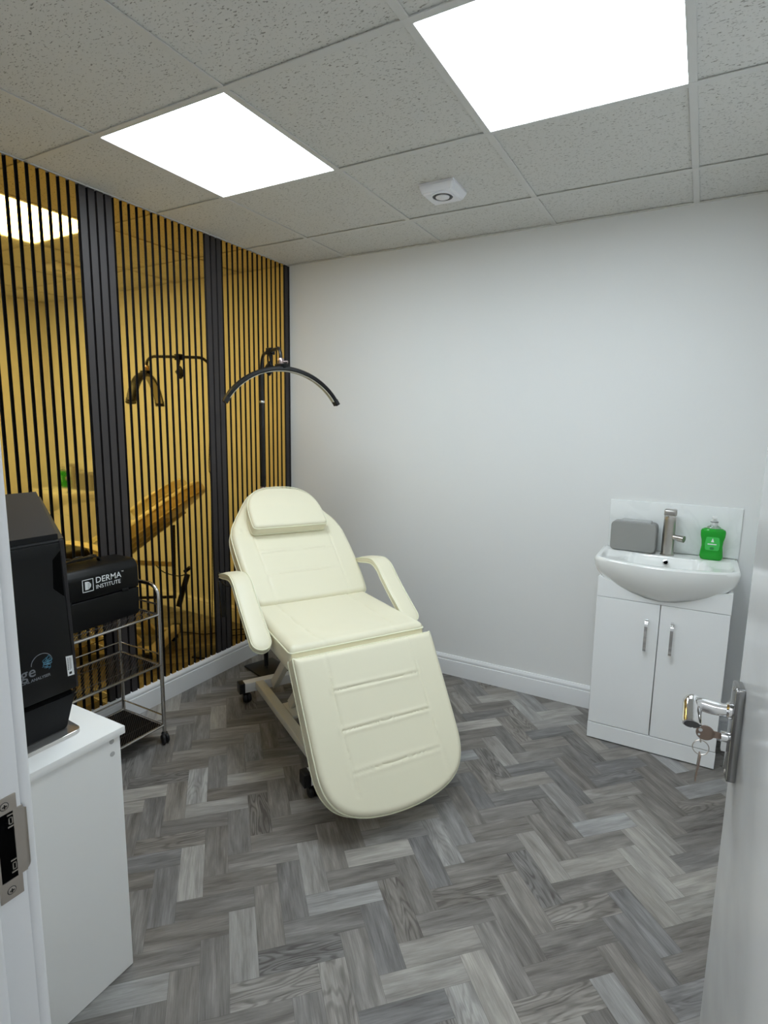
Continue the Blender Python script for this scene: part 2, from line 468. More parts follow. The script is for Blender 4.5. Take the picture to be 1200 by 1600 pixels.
def led_panel(i, j, label):
    x0, x1 = gx0+i*.6, gx0+(i+1)*.6; y0, y1 = gy0+j*.6, gy0+(j+1)*.6
    t = thing('ceiling_light', label, 'ceiling light', ((x0+x1)/2, (y0+y1)/2, H), 'square light panels in the ceiling grid')
    a = .0125
    fr = MB()
    for b in ((x0+.003,x1-.003,y0+.003,y0+a+.008),(x0+.003,x1-.003,y1-a-.008,y1-.003),(x0+.003,x0+a+.008,y0+a,y1-a),(x1-a-.008,x1-.003,y0+a,y1-a)):
        fr.box(b[0], b[1], b[2], b[3], H+.004, H+.02)
    fr.obj('frame', M['gloss_white'], t)
    MB().box(x0+a, x1-a, y0+a, y1-a, H+.0035, H+.012).obj('diffuser', M['led'], t)
    return t
led_panel(0, -2, 'square white ceiling light panel above the bed, nearer the gold slatted wall')
led_panel(2, -2, 'square white ceiling light panel nearer the door, cut by the top of the photo')
t = thing('hall_fill_light', 'unseen square fill light added in the hall to brighten the doorway', 'ceiling light', (1.9, -3.5, H))  # unseen panel, added to light the doorway, door face and white unit
MB().box(1.5, 2.3, -3.85, -3.15, H-.012, H).obj('diffuser', M['hall_fill'], t)
MB().box(1.48, 2.32, -3.87, -3.85, H-.014, H).box(1.48, 2.32, -3.15, -3.13, H-.014, H).box(1.48,1.5,-3.85,-3.15,H-.014,H).box(2.3,2.32,-3.85,-3.15,H-.014,H).obj('frame', M['gloss_white'], t)

# ------------------------------------------------------------------ skirting boards
sk = [(0,0),(.018,0),(.018,.086),(.0175,.0885),(.0135,.090),(.0135,.094),(.015,.098),(.0145,.104),(.011,.110),(.0075,.114),(.0065,.1172),(0,.1172)]
def skirt(name, p0, p1, nrm):
    p0 = Vector((*p0,0)); p1 = Vector((*p1,0)); n = Vector((*nrm,0)); mb = MB(); k = len(sk)
    vs = [p0+n*a+Vector((0,0,b)) for a, b in sk]+[p1+n*a+Vector((0,0,b)) for a, b in sk]
    fs = [(i,(i+1)%k,k+(i+1)%k,k+i) for i in range(k)]+[tuple(range(k))[::-1],tuple(range(k,2*k))]
    mb.add(vs, fs); struct(mb.obj(name, M['satin_white']))
skirt('baseboard_back', (.0,0), (1.965,0), (0,-1))
skirt('baseboard_back_right', (2.495,0), (RW,0), (0,-1))
skirt('baseboard_right', (RW,0), (RW,FW), (-1,0))
skirt('baseboard_front', (0,FW), (1.68,FW), (0,1))
lb = [(-.022,0),(.018,0),(.018,.086),(.0175,.0885),(.0135,.090),(.0135,.094),(.015,.098),(.0145,.104),(.011,.110),(.0065,.1145),(.003,.1172),(-.022,.1172)]
mb = MB(); k = len(lb)
vs = [(a, FW, b) for a, b in lb]+[(a, 0, b) for a, b in lb]
mb.add(vs, [(i,(i+1)%k,k+(i+1)%k,k+i) for i in range(k)]+[tuple(range(k))[::-1],tuple(range(k,2*k))])
struct(mb.obj('baseboard_left', M['satin_white']))

# ------------------------------------------------------------------ slatted wall panels
def slat_panel(k0, k1, gold, label, name):
    """slats k0..k1-1 ; slat k starts at y = -1.206 + .04 k"""
    y0, y1 = -1.206+.04*k0, -1.206+.04*k1
    if y1 > -.001: y1 = -.0005
    z0, z1 = .1175, H-.0035
    t = thing(name, label, 'wall panel', (0, (y0+y1)/2, z0), 'slatted panels on the left wall')
    MB().box(-.0215, -.013, y0, y1, z0, z1).obj('felt_backing', M['felt'], t)
    s_ = MB(); g = MB()
    for k in range(k0, k1):
        a = -1.206+.04*k; b = min(a+.0265, -.001)
        if b-a < .004: continue
        if gold:
            s_.box(-.013, -.0012, a, b, z0, z1)
            g.box(-.0012, 0, a+.0006, b-.0006, z0, z1)
        else:
            s_.box(-.013, 0, a, b+.003, z0, z1)
    s_.obj('slats', M['slat_black'] if gold else M['charcoal'], t)
    if gold: g.obj('mirror_strips', M['gold'], t)
slat_panel(-17, -4, True, 'gold mirrored slat panel at left, behind the tall black machine', 'mirrored_slat_panel')
slat_panel(-4, 0, False, 'charcoal slat strip behind the black carry case, widest of the dark strips', 'charcoal_slat_strip')
slat_panel(0, 13, True, 'gold mirrored slat panel in the middle, reflecting the bed and the lamp', 'mirrored_slat_panel')
slat_panel(13, 16, False, 'narrow charcoal slat strip just left of the cream bed', 'charcoal_slat_strip')
slat_panel(16, 29, True, 'gold mirrored slat panel behind the lamp stand, next to the room corner', 'mirrored_slat_panel')
slat_panel(29, 31, False, 'thinnest charcoal slat strip, right in the room corner', 'charcoal_slat_strip')
slat_panel(-21, -17, False, 'charcoal slat strip at the near left end beside the doorway wall', 'charcoal_slat_strip')
slat_panel(-35, -21, True, 'gold mirrored slat panel at the near end hidden by the door frame', 'mirrored_slat_panel')

# ------------------------------------------------------------------ extractor vent
t = thing('extractor_vent', 'small square white extractor vent with a round centre on the ceiling', 'vent', (1.305, -.64, H))
def frustum(x, y, a0, z0, a1, z1, dx=0):
    vs = [(x-a0,y-a0,z0),(x+a0,y-a0,z0),(x+a0,y+a0,z0),(x-a0,y+a0,z0),(x-a1,y-a1,z1),(x+a1,y-a1,z1),(x+a1,y+a1,z1),(x-a1,y+a1,z1)]
    return vs
bm = bmesh.new()
vv = [bm.verts.new(p) for p in frustum(1.305, -.635, .080, H-.002, .064, H-.036)]
for f in [(0,1,2,3),(7,6,5,4),(0,4,5,1),(1,5,6,2),(2,6,7,3),(3,7,4,0)]: bm.faces.new([vv[i] for i in f])
bmesh.ops.recalc_face_normals(bm, faces=bm.faces[:])
bmesh.ops.bevel(bm, geom=bm.edges[:], offset=.006, segments=3, affect='EDGES')
MB().from_bm(bm).box(1.23,1.38,-.71,-.56,H-.004,H+.004).obj('housing', M['pad'], t)
vc_ = (1.312, -.652, H-.036)
MB().lathe([(.047,.002),(.049,-.003),(.042,-.004),(.041,.001)], 32, vc_).obj('outer_ring', M['pad'], t)
MB().lathe([(.0425,.002),(.0425,-.0015),(.026,-.0015),(.026,.002)], 32, vc_).obj('dark_slot', M['vent_dark'], t)
MB().lathe([(.0335,.001),(.035,-.0035),(.0325,-.004),(.032,.001)], 32, vc_).obj('inner_ring', M['vent_dark'], t)
MB().lathe([(.0285,.002),(.0285,-.005),(.025,-.0065),(.002,-.007)], 32, vc_).obj('centre_disc', M['pad'], t)

# ------------------------------------------------------------------ treatment bed
AX = Vector((.861, -.508, 0)).normalized(); CX = Vector((.508, .861, 0)).normalized(); UP = Vector((0,0,1))
def B3(a, c, z): return AX*a + CX*c + UP*z
CM = -.326                   # centre line
def cushion(outline, T, R, org, S, Cd, Nn, grooves=(), crown=0, rings=34, step=.011, hfun=None, botR=.012):
    """padded slab: outline in (s,c), top surface at height 0 along Nn, thickness T"""
    pts = resample(outline, step); n = len(pts)
    cen = Vector((sum(p.x for p in pts)/n, sum(p.y for p in pts)/n))
    # edge distance per direction: approximate with polygon distance
    def dist(p): return min(seg_d(p, outline[i], outline[(i+1) % len(outline)])[0] for i in range(len(outline)))
    fr = [0.0]
    # radial fractions: fine near the edge
    fr = [i/(rings-1)*.92 for i in range(rings)] + [.94,.955,.968,.98,.989,.996,1.0]
    vs = []; fs = []
    def W(s, c, h): return org + S*s + Cd*(c) + Nn*h
    for f in fr:
        for p in pts:
            q = cen + (p-cen)*f
            d = dist(q) if f < 1 else 0
            if d < R: x = 1-d/R; h = -R*(1-math.sqrt(max(0, 1-x*x)))*.999
            else: h = 0
            h += crown*min(1, d/.12)
            for g in grooves:
                dd, tt = seg_d(q, g[0], g[1]); dep, wd = g[2], g[3]
                h -= dep*math.exp(-(dd/wd)**2)
                if len(g) > 4:   # puffed cloth either side
                    h += dep*.55*math.exp(-((dd-wd*3.2)/(wd*2.2))**2)
            if hfun: h += hfun(q.x, q.y)
            vs.append(W(q.x, q.y, h))
    m = len(fr)
    for i in range(m-1):
        for k in range(n): fs.append((i*n+k, i*n+(k+1) % n, (i+1)*n+(k+1) % n, (i+1)*n+k))
    base = len(vs)
    edge_h = -R
    lev = [(-R-.004, 0), (-(T*.5), .0015), (-T+botR, 0), (-T+botR*.3, -botR*.35), (-T, -botR)]
    for h, off in lev:
        for p in pts:
            dirn = (p-cen).normalized(); q = p+dirn*off; vs.append(W(q.x, q.y, h))
    for li in range(len(lev)):
        a = (m-1)*n if li == 0 else base+(li-1)*n; b = base+li*n
        for k in range(n): fs.append((a+k, a+(k+1) % n, b+(k+1) % n, b+k))
    fs.append(tuple(base+(len(lev)-1)*n+k for k in range(n)))
    mb = MB(); mb.add(vs, fs, True)
    rim = [W(p.x, p.y, -R*.9)+ (S*(p-cen).normalized().x+Cd*(p-cen).normalized().y)*.0012 for p in pts]
    rim2 = [W(p.x, p.y, -T+botR*.8)+ (S*(p-cen).normalized().x+Cd*(p-cen).normalized().y)*.001 for p in pts]
    return mb, rim, rim2

bed = thing('treatment_bed', 'cream padded beauty treatment bed with raised back, armrests and lowered legrest', 'treatment bed', B3(1.2, CM, 0))
def smooth3(mb): return mb
# seat
def seat_h(s, c):
    v = c-CM
    dip = -.006*math.exp(-((s-1.38)/.16)**2)*math.exp(-(v/.16)**2)
    roll = .004*math.exp(-((s-1.50)/.05)**2)*math.sin(v*24+.6) if s > 1.3 else 0
    return dip+roll
so_ = 0
so = roundpoly([(1.075,CM-.285),(1.605,CM-.300),(1.605,CM+.300),(1.075,CM+.285)], [.03,.02,.02,.03], 5)
sg = [((1.07,-.145),(1.53,-.148),.0035,.0035),((1.53,-.148),(1.605,-.175),.0035,.0035),((1.07,-.507),(1.53,-.504),.0035,.0035),((1.53,-.504),(1.605,-.48),.0035,.0035)]
Sd = Vector((AX.x, AX.y, -.013)).normalized(); Nd = Vector((AX.x*.013, AX.y*.013, 1)).normalized()
mb, rim, rim2 = cushion(so, .105, .028, UP*.633, Sd, CX, Nd, sg, 0, 46, .010, seat_h)
seat = mb.obj('seat', M['leather'], bed)
def piping(name, path, r, parent):
    o = MB().tube(path, r, 6, closed=True).obj(name, M['leather_seam'], parent)
    return o
def sub(o, parent):   # parent keeps world position (parts sit at the thing's frame)
    return o
def child_of_part(mb, name, m, part):
    o = mb.obj(name, m); o.parent = part; o.matrix_parent_inverse = Matrix.Identity(4)
    return o
child_of_part(MB().tube([p for p in rim], .0028, 6, closed=True), 'piping', M['leather_seam'], seat)
# legrest
t58 = math.radians(57.5)
Sl = (AX*math.cos(t58)-UP*math.sin(t58)).normalized(); Nl = (AX*math.sin(t58)+UP*math.cos(t58)).normalized()
P0 = AX*1.655+UP*.588
lo = sym_outline([(0,.296),(.006,.302),(.10,.302),(.22,.301),(.34,.300),(.42,.297),(.475,.283),(.520,.255),(.552,.212),(.573,.155),(.585,.09),(.590,.03)], CM, 5)
lg = [((0,CM-.182),(.50,CM-.176),.0035,.0035),((0,CM+.182),(.56,CM+.205),.0035,.0035)]
for s_ in (.142,.283,.428): lg.append(((s_,CM-.180),(s_+.004,CM+.190),.0034,.0030,1))
mb, rim, rim2 = cushion(lo, .084, .020, P0, Sl, CX, Nl, lg, .003, 50, .009)
leg = mb.obj('legrest', M['leather'], bed)
child_of_part(MB().tube(rim, .0028, 6, closed=True), 'piping', M['leather_seam'], leg)
child_of_part(MB().tube(rim2, .0024, 6, closed=True), 'piping', M['leather_seam'], leg)
# backrest
CB = -.312
t42 = math.radians(37.5)
Sb = (-AX*math.cos(t42)+UP*math.sin(t42)).normalized(); Nb = (AX*math.sin(t42)+UP*math.cos(t42)).normalized()
Pb = AX*1.128+UP*.628
bo = sym_outline([(0,.250),(.006,.266),(.03,.280),(.12,.292),(.25,.299),(.38,.299),(.44,.294),(.49,.279),(.54,.252),(.60,.216),(.655,.182),(.70,.148),(.735,.105),(.755,.06),(.762,.02)], CB, 4)
bg = [((0,CB-.190),(.44,CB-.200),.0035,.0035),((0,CB+.180),(.44,CB+.205),.0035,.0035)]
for s_ in (.164,.296): bg.append(((s_,CB-.188),(s_-.002,CB+.184),.0034,.0030,1))
bg.append(((.452,CB-.29),(.440,CB-.17),.003,.003)); bg.append(((.452,CB+.29),(.440,CB+.17),.003,.003))
mb, rim, rim2 = cushion(bo, .085, .024, Pb, Sb, CX, Nb, bg, .004, 50, .009)
back = mb.obj('backrest', M['leather'], bed)
child_of_part(MB().tube(rim, .0028, 6, closed=True), 'piping', M['leather_seam'], back)
child_of_part(MB().tube(rim2, .0026, 6, closed=True), 'piping', M['leather_seam'], back)
# head pillow
po = sym_outline([(0,.178),(.006,.190),(.02,.196),(.08,.196),(.14,.191),(.19,.178),(.23,.154),(.262,.118),(.280,.07),(.285,.02)], CB-.008, 5)
mb, rim, rim2 = cushion(po, .072, .016, Pb+Sb*.404+Nb*.072, Sb, CX, Nb, [], .004, 26, .009, lambda s, c: -.012*max(0, (s-.14))/.14)
pil = mb.obj('head_pillow', M['leather'], bed)
child_of_part(MB().tube(rim, .0026, 6, closed=True), 'piping', M['leather_seam'], pil)
child_of_part(MB().tube([p+Nb*.004 for p in rim2], .0024, 6, closed=True), 'piping', M['leather_seam'], pil)
# armrests
def armrest(cc):
    prof = bez([(.905,.722),(.96,.738),(1.05,.757),(1.12,.764),(1.175,.745),(1.23,.700),(1.31,.640),(1.40,.578),(1.445,.547)], 8)
    path = [B3(p[0], cc, p[1]) for p in prof]; m = len(path)
    L = [0]
    for i in range(1, m): L.append(L[-1]+(path[i]-path[i-1]).length)
    tot = L[-1]
    def sec(i):
        d = min(L[i], tot-L[i]); k = 1.0
        if d < .045: x = 1-d/.045; k = max(.12, math.sqrt(max(0, 1-x*x)))
        tw = .30+.70*min(1, L[i]/.10); w = .041*k; h = .017*max(.5, k)*tw
        pts = []
        for q in range(20):
            an = 2*PI*q/20; cx_, sy_ = math.cos(an), math.sin(an)
            pts.append((w*abs(cx_)**.45*(1 if cx_ > 0 else -1), h*abs(sy_)**.6*(1 if sy_ > 0 else -1)))
        return pts
    o = MB().sweep(sec, path, CX).obj('armrest', M['leather'], bed)
    for sg_ in (1, -1):
        loop = []
        for i in range(m):
            t_ = (path[min(i+1,m-1)]-path[max(i-1,0)]).normalized(); y = t_.cross(CX).normalized()
            d = min(L[i], tot-L[i]); k = 1.0
            if d < .045: x = 1-d/.045; k = max(.12, math.sqrt(max(0, 1-x*x)))
            tw = .30+.70*min(1, L[i]/.10)
            loop.append((path[i], .0405*k, y*(.0115*tw*sg_)))
        ring = [p+CX*w+y for p, w, y in loop]+[p-CX*w+y for p, w, y in loop[::-1]]
        child_of_part(MB().tube(ring, .0024, 6, closed=True), 'piping', M['leather_seam'], o)
    MB().tube([B3(1.34, cc, .60), B3(1.33, cc, .575), B3(1.31, cc+(.06 if cc < CM else -.06), .565)], .009, 10).obj('armrest_bracket', M['black_metal'], bed)
armrest(-.674); armrest(.024)

def bbox(a0, a1, c0, c1, z0, z1, r=.003):
    mt = Matrix((( AX.x, CX.x, 0, 0),(AX.y, CX.y, 0, 0),(0,0,1,0),(0,0,0,1)))
    return MB().rbox(a0, a1, c0, c1, z0, z1, r, 2, mt)
def beam(p, q, w, h, up=UP):
    p = Vector(p); q = Vector(q); t_ = (q-p).normalized(); x = t_.cross(up).normalized(); y = x.cross(t_)
    mt = Matrix(((x.x,t_.x,y.x,p.x),(x.y,t_.y,y.y,p.y),(x.z,t_.z,y.z,p.z),(0,0,0,1)))
    return MB().rbox(-w/2, w/2, 0, (q-p).length, -h/2, h/2, .003, 2, mt)
for a_, c0, c1 in ((.757, -.588, -.064), (1.620, -.588, -.064)):
    beam(B3(a_, c0+.018, .080), B3(a_, c1-.018, .080), .05, .05).obj('cross_beam', M['white_metal'], bed)
    for cc in (c0, c1):
        s_ = 1 if cc > CM else -1
        bbox(a_-.026, a_+.026, min(cc, cc-s_*.03), max(cc, cc-s_*.03), .053, .107, .003).obj('end_cap', M['rubber'], bed)
        ccc = cc-s_*.042
        w_ = MB(); 
        for dz in (-.011, .011):
            w_.lathe([(.006,-.008),(.020,-.008),(.023,-.004),(.023,.004),(.020,.008),(.006,.008)], 24, B3(a_+.01+dz*0, ccc+dz, .023), CX)
        w_.obj('caster_wheel', M['rubber'], bed)
        MB().rbox(-.013,.013,-.013,.013,-.012,.012,.003,2,Matrix.Translation(B3(a_, ccc, .047))).obj('caster_fork', M['rubber'], bed)
beam(B3(.777, -.482, .088), B3(1.60, -.492, .088), .045, .036).obj('base_rail', M['cream_metal'], bed)
beam(B3(.777, -.17, .088), B3(1.60, -.16, .088), .045, .036).obj('base_rail', M['cream_metal'], bed)
bbox(1.06, 1.20, -.462, -.19, .088, .104).obj('base_plate', M['cream_metal'], bed)
# lifting arms and under-frame
for cc in (-.43, -.22):
    beam(B3(1.10, cc, .11), B3(1.44, cc, .47), .03, .045).obj('lift_arm', M['cream_metal'], bed)
    beam(B3(.86, cc, .11), B3(1.16, cc, .43), .03, .045).obj('lift_arm', M['cream_metal'], bed)
for cc in (-.47, -.18):
    beam(B3(1.10, cc, .50), B3(1.56, cc, .49), .03, .04).obj('seat_frame_rail', M['cream_metal'], bed)
beam(B3(1.16, -.47, .485), B3(1.16, -.18, .485), .03, .04).obj('seat_frame_rail', M['cream_metal'], bed)
beam(B3(1.45, -.47, .485), B3(1.45, -.18, .485), .03, .04).obj('seat_frame_rail', M['cream_metal'], bed)
beam(B3(1.15, -.325, .46), B3(1.17, -.325, .11), .045, .045, AX).obj('support_post', M['cream_metal'], bed)
for cc in (-.47, -.18):
    beam(B3(1.09, cc, .525), B3(.64, cc, .875), .025, .022, Nb).obj('backrest_bracket', M['cream_metal'], bed)
beam(B3(1.12, -.44, .46), B3(.86, -.44, .74), .016, .016, Nb).obj('gas_strut', M['black_metal'], bed)
beam(B3(.556, -.60, .40), B3(.500, -.60, .585), .026, .026, CX).obj('back_lever', M['black_metal'], bed)
MB().tube(bez([B3(.72,-.47,.60),B3(.66,-.52,.575),B3(.56,-.58,.57),B3(.505,-.60,.588)], 5), .003, 8).obj('lever_rod', M['black_metal'], bed)
MB().tube([B3(.515,-.60,.60),B3(.485,-.60,.625)], .011, 10).obj('lever_knob', M['black_metal'], bed)
beam(B3(.614, -.46, .84), B3(.624, -.46, .40), .014, .014, AX).obj('back_strut', M['black_metal'], bed)
beam(B3(.64, -.45, .605), B3(.86, -.45, .612), .022, .026).obj('back_frame_tube', M['cream_metal'], bed)
MB().tube([B3(.624,-.46,.41),B3(.90,-.46,.40),B3(1.12,-.46,.47)], .009, 8).obj('strut_rail', M['black_metal'], bed)
beam(B3(1.62, -.325, .52), B3(1.70, -.325, .40), .03, .03).obj('legrest_bracket', M['cream_metal'], bed)
# power cable under the seat
# ------------------------------------------------------------------ lamp
LB = Vector((.190, -.488, 0))
lamp = thing('arch_lamp', 'black half-moon arch lamp on a slim stand behind the bed', 'floor lamp', LB)
mt = Matrix.Translation(LB+Vector((.022,-.012,0))) @ Matrix.Rotation(math.radians(-18), 4, 'Z')
MB().rbox(-.11,.11,-.095,.095,.001,.012,.004,2,mt).obj('base', M['black_metal'], lamp)
cz = 1.797; r_ = .05
end = Vector((.490,-.688,0)); dirn = (end-LB).normalized()
path = [LB+UP*.012, LB+UP*.5, LB+UP*1.05, LB+UP*1.5, LB+UP*(cz-.075)]
for i in range(1, 9):
    an = PI/2*i/8; path.append(LB+dirn*(.075*(1-math.cos(an)))+UP*(cz-.075+.075*math.sin(an)))
L_ = (end-LB).length
for f in (.3,.5,.7): path.append(LB+dirn*(L_*f)+UP*cz)
for i in range(0, 9):
    an = PI/2*i/8; path.append(LB+dirn*(L_-.05+.05*math.sin(an))+UP*(cz-.05+.05*math.cos(an)))
path.append(end+UP*1.715)
MB().tube(path[:5], [.013,.013,.012,.0105,.0095], 14).obj('pole', M['black_metal'], lamp)
MB().tube(path[4:], .0085, 12).obj('arm', M['black_metal'], lamp)
MB().lathe([(.0165,-.02),(.018,-.016),(.018,.016),(.0165,.02)], 20, LB+UP*1.055).obj('height_collar', M['rose'], lamp)
MB().lathe([(.013,-.006),(.0145,-.004),(.0145,.004),(.013,.006)], 20, LB+UP*1.545).obj('joint_ring', M['chrome'], lamp)
MB().lathe([(.013,-.018),(.016,-.014),(.016,.014),(.013,.018)], 20, end+UP*1.727).tube([end+UP*1.727, end+UP*1.727+Vector((.035,.01,0))], .006, 10).obj('swivel_joint', M['rose'], lamp)
# phone clip hanging from the arm
cp = LB+dirn*(L_*.50)+UP*cz
MB().rbox(-.02,.02,-.014,.014,-.018,.016,.003,2,Matrix.Translation(cp)).obj('clip_clamp', M['black_plastic'], lamp)
MB().tube([cp+UP*-.015, cp+UP*-.05+Vector((.003,0,0))], [.011,.006], 10).lathe([(.006,-.013),(.012,-.008),(.012,.008),(.006,.013)], 14, cp+UP*-.062).obj('ball_joint', M['black_plastic'], lamp)
MB().rbox(-.024,.024,-.008,.008,-.028,.028,.003,2,Matrix.Translation(cp+UP*-.088+Vector((-.01,0,0))) @ Matrix.Rotation(.7,4,'Y')).obj('phone_holder', M['black_plastic'], lamp)
# arch
ac = Vector((.502, -.6895, 0)); ad = Vector((.325, .451, 0)).normalized(); half = .278; sag = .160
R_ = (half**2+sag**2)/(2*sag); th = math.asin(half/R_); wd = Vector((ad.y, -ad.x, 0))
apath = [ac+ad*(R_*math.sin(-th+2*th*i/40))+UP*(1.693-R_+R_*math.cos(-th+2*th*i/40)) for i in range(41)]
secb = [(-.026,-.004),(-.024,.008),(-.014,.013),(.014,.013),(.024,.008),(.026,-.004),(.022,-.008),(-.022,-.008)]
arch = MB().sweep([(x, -y) for x, y in secb], apath, wd).obj('lamp_arch', M['black_plastic'], lamp)
apath2 = apath[1:-1]
child_of_part(MB().sweep([(x, -y) for x, y in [(-.019,-.0115),(-.019,-.007),(.019,-.007),(.019,-.0115)]], apath2, wd), 'diffuser', M['opal'], arch)
for idx, sg_ in ((0, 1), (-1, -1)):
    p = apath[idx]; q = apath[1 if idx == 0 else -2]; t_ = (p-q).normalized()
    o = MB().sweep([(x*1.06, -y*1.12) for x, y in secb], [p-t_*.02, p+t_*.008], wd)
    child_of_part(o, 'end_cap', M['rubber'], arch)
MB().rbox(-.03,.03,-.02,.02,-.011,.011,.004,2,Matrix.Translation(Vector((.497,-.688,1.706)))).obj('arch_bracket', M['black_plastic'], lamp)
cab = bez([LB+Vector((.014,-.006,1.40)),LB+Vector((.022,-.012,1.25)),LB+Vector((.026,-.012,1.15)),LB+Vector((.018,-.01,1.06)),LB+Vector((.02,-.02,.5)),LB+Vector((.03,-.03,.02)),LB+Vector((.10,.06,.008)),LB+Vector((.16,.22,.006)),LB+Vector((.05,.36,.006))], 8)
MB().tube(cab, .0028, 6).obj('power_cable', M['rubber'], lamp)

# ------------------------------------------------------------------ vanity unit
van = thing('vanity_unit', 'white two-door bathroom cabinet under the basin against the back wall', 'cabinet', (2.231, -.15, 0))
X0, X1, YF = 1.972, 2.490, -.300
MB().box(X0, X0+.016, YF+.018, -.0005-.018, .004, .775).box(X1-.016, X1, YF+.018, -.0185, .004, .775).box(X0+.016, X1-.016, YF+.018, -.0185, .082, .098).box(X0+.016, X1-.016, -.026, -.0185, .098, .69).obj('body', M['cab_white'], van)
MB().rbox(X0, X1, YF, YF+.017, .005, .079, .0015, 1).obj('plinth', M['cab_white'], van)
# fascia above the doors
hollow = [(-.243,.772),(-.205,.765),(-.165,.742),(-.112,.720),(-.055,.704),(0,.698),(.055,.704),(.112,.720),(.165,.742),(.205,.765),(.243,.772)]
MB().prism([(X0,.687),(X1,.687),(X1,.775)]+[(2.2285+a_, b_) for a_, b_ in hollow[::-1]]+[(X0,.775)], YF, YF+.017, 'y').obj('fascia', M['cab_white'], van)
for a_, b_, hx in ((X0+.001, 2.2305, 2.183), (2.2335, X1-.001, 2.283)):
    d = MB().rbox(a_, b_, YF, YF+.017, .0825, .684, .0015, 1).obj('door', M['cab_white'], van)
    hp = [(hx,YF+.001,.470),(hx,YF-.012,.472),(hx,YF-.024,.48),(hx,YF-.028,.50),(hx,YF-.029,.54),(hx,YF-.028,.585),(hx,YF-.024,.604),(hx,YF-.012,.614),(hx,YF+.001,.616)]
    child_of_part(MB().sweep([(-.006,-.002),(.006,-.002),(.006,.002),(-.006,.002)], bez(hp, 4), (1,0,0)), 'handle', M['chrome'], d)
# basin
ZR = .862
basin = thing('basin', 'white ceramic semi-recessed wash basin set on the white cabinet', 'basin', (2.2285, -.15, ZR))
bx = 2.2285
def outline_lv(hw, yc, D, n=48, r=.012):
    pts = [(-hw, -.004)]
    front = []
    for i in range(n+1):
        x = -hw+2*hw*i/n; u = x/hw
        y = -(yc+(D-yc)*(1-abs(u)**2.0))
        ed_ = (1-abs(u))*hw
        if ed_ < r: y += r-math.sqrt(max(0, r*r-(r-ed_)**2))
        front.append((x, y))
    pts = [(-hw, -.004)]+[(-hw, -.004-(yc-.02)*k/6) for k in range(1, 6)]+front+[(hw, -.004-(yc-.02)*k/6) for k in range(5, 0, -1)]+[(hw, -.004)]
    pts += [(hw-2*hw*k/10, -.004) for k in range(1, 10)]
    return pts
def bowl_h(x, y):
    z = 0
    # shallow wings
    def sm(v): v = max(0, min(1, v)); return v*v*(3-2*v)
    fy = -(.285+.080*(1-(x/.28)**2))+.022
    inx = sm((.262-abs(x))/.018); iny = sm((-.118-y)/.016)*sm((y-fy)/.014)
    z -= .016*inx*iny
    # main bowl
    ex = x/.185; ey = (y+.222)/.112
    ymask = sm((-.122-y)/.02)*sm((y-fy-.004)/.02)
    r2 = abs(ex)**2.6+abs(ey)**2.6
    z -= .095*sm((1-r2)/.55)*ymask
    return z
pts = outline_lv(.2795, .285, .365)
n_ = len(pts); cenx, ceny = 0, -.20
vs = []; fs = []
fr = [i/44 for i in range(1, 43)]+[.97,.985,.994,1.0]
vs.append((bx, ceny, ZR+bowl_h(0, ceny)))
for f in fr:
    for p in pts:
        x = cenx+(p[0]-cenx)*f; y = ceny+(p[1]-ceny)*f
        h = bowl_h(x, y)
        if f > .994: h -= .004
        elif f > .98: h -= .001
        vs.append((bx+x, y, ZR+h))
for k in range(n_): fs.append((0, 1+k, 1+(k+1) % n_))
for i in range(len(fr)-1):
    for k in range(n_): fs.append((1+i*n_+k, 1+i*n_+(k+1) % n_, 1+(i+1)*n_+(k+1) % n_, 1+(i+1)*n_+k))
last = 1+(len(fr)-1)*n_
for (z, hw, yc, D) in ((.855,.2815,.2865,.3675),(.845,.2815,.2865,.3675),(.825,.278,.285,.366),(.80,.268,.283,.360),(.775,.248,.281,.350),(.75,.215,.278,.338),(.728,.165,.274,.325),(.710,.105,.268,.312),(.700,.05,.255,.300),(.698,.02,.24,.27)):
    o2 = outline_lv(hw, yc, D); st = len(vs)
    for p in o2: vs.append((bx+p[0], p[1], z))
    for k in range(n_): fs.append((last+k, last+(k+1) % n_, st+(k+1) % n_, st+k))
    last = st
fs.append(tuple(last+k for k in range(n_)))
mbb = MB(); mbb.add(vs, fs, True); mbb.obj('bowl', M['ceramic'], basin)
MB().lathe([(.0125,-.002),(.0125,.003),(.008,.0035),(.007,.0)], 24, (2.229, -.1340, .838), (0,-1,.5)).obj('overflow_ring', M['chrome'], basin)
MB().lathe([(.0088,-.001),(.0088,.0042)], 20, (2.229, -.1340, .838), (0,-1,.5)).obj('overflow_hole', M['recess'], basin)
MB().lathe([(.022,0),(.022,.003),(.018,.005),(.006,.006)], 24, (2.2285, -.222, ZR-.110)).obj('plug', M['chrome'], basin)
tag(MB().rbox(1.9635, 2.5105, -.011, -.0005, ZR+.002, 1.092, .0025, 2).obj('splashback', M['splash'], None, (2.237,-.005,ZR)), 'white veined splashback panel on the wall behind the basin', 'splashback')
# tap
tap = thing('tap', 'brushed nickel mono tap on the basin between grey box and soap', 'tap', (2.229, -.072, ZR))
q = Vector((2.229, -.072, ZR))
MB().lathe([(.030,0),(.030,.004),(.0265,.007),(.0255,.16),(.0255,.176),(.024,.178)], 32, q).obj('body', M['brushed'], tap)
sd = Vector((.90,-.42,-.06)).normalized()
MB().tube([q+UP*.088+sd*.015, q+UP*.088+sd*.048], .0125, 20).tube([q+UP*.088+sd*.044, q+UP*.088+sd*.070], .0150, 20).obj('spout', M['brushed'], tap)
MB().lathe([(.0235,0),(.0235,.004)], 32, q+UP*.178).obj('cartridge_ring', M['chrome'], tap)
MB().rbox(-.026,.026,-.036,.026,0,.028,.006,3,Matrix.Translation(q+UP*.183)).obj('lever', M['brushed'], tap)
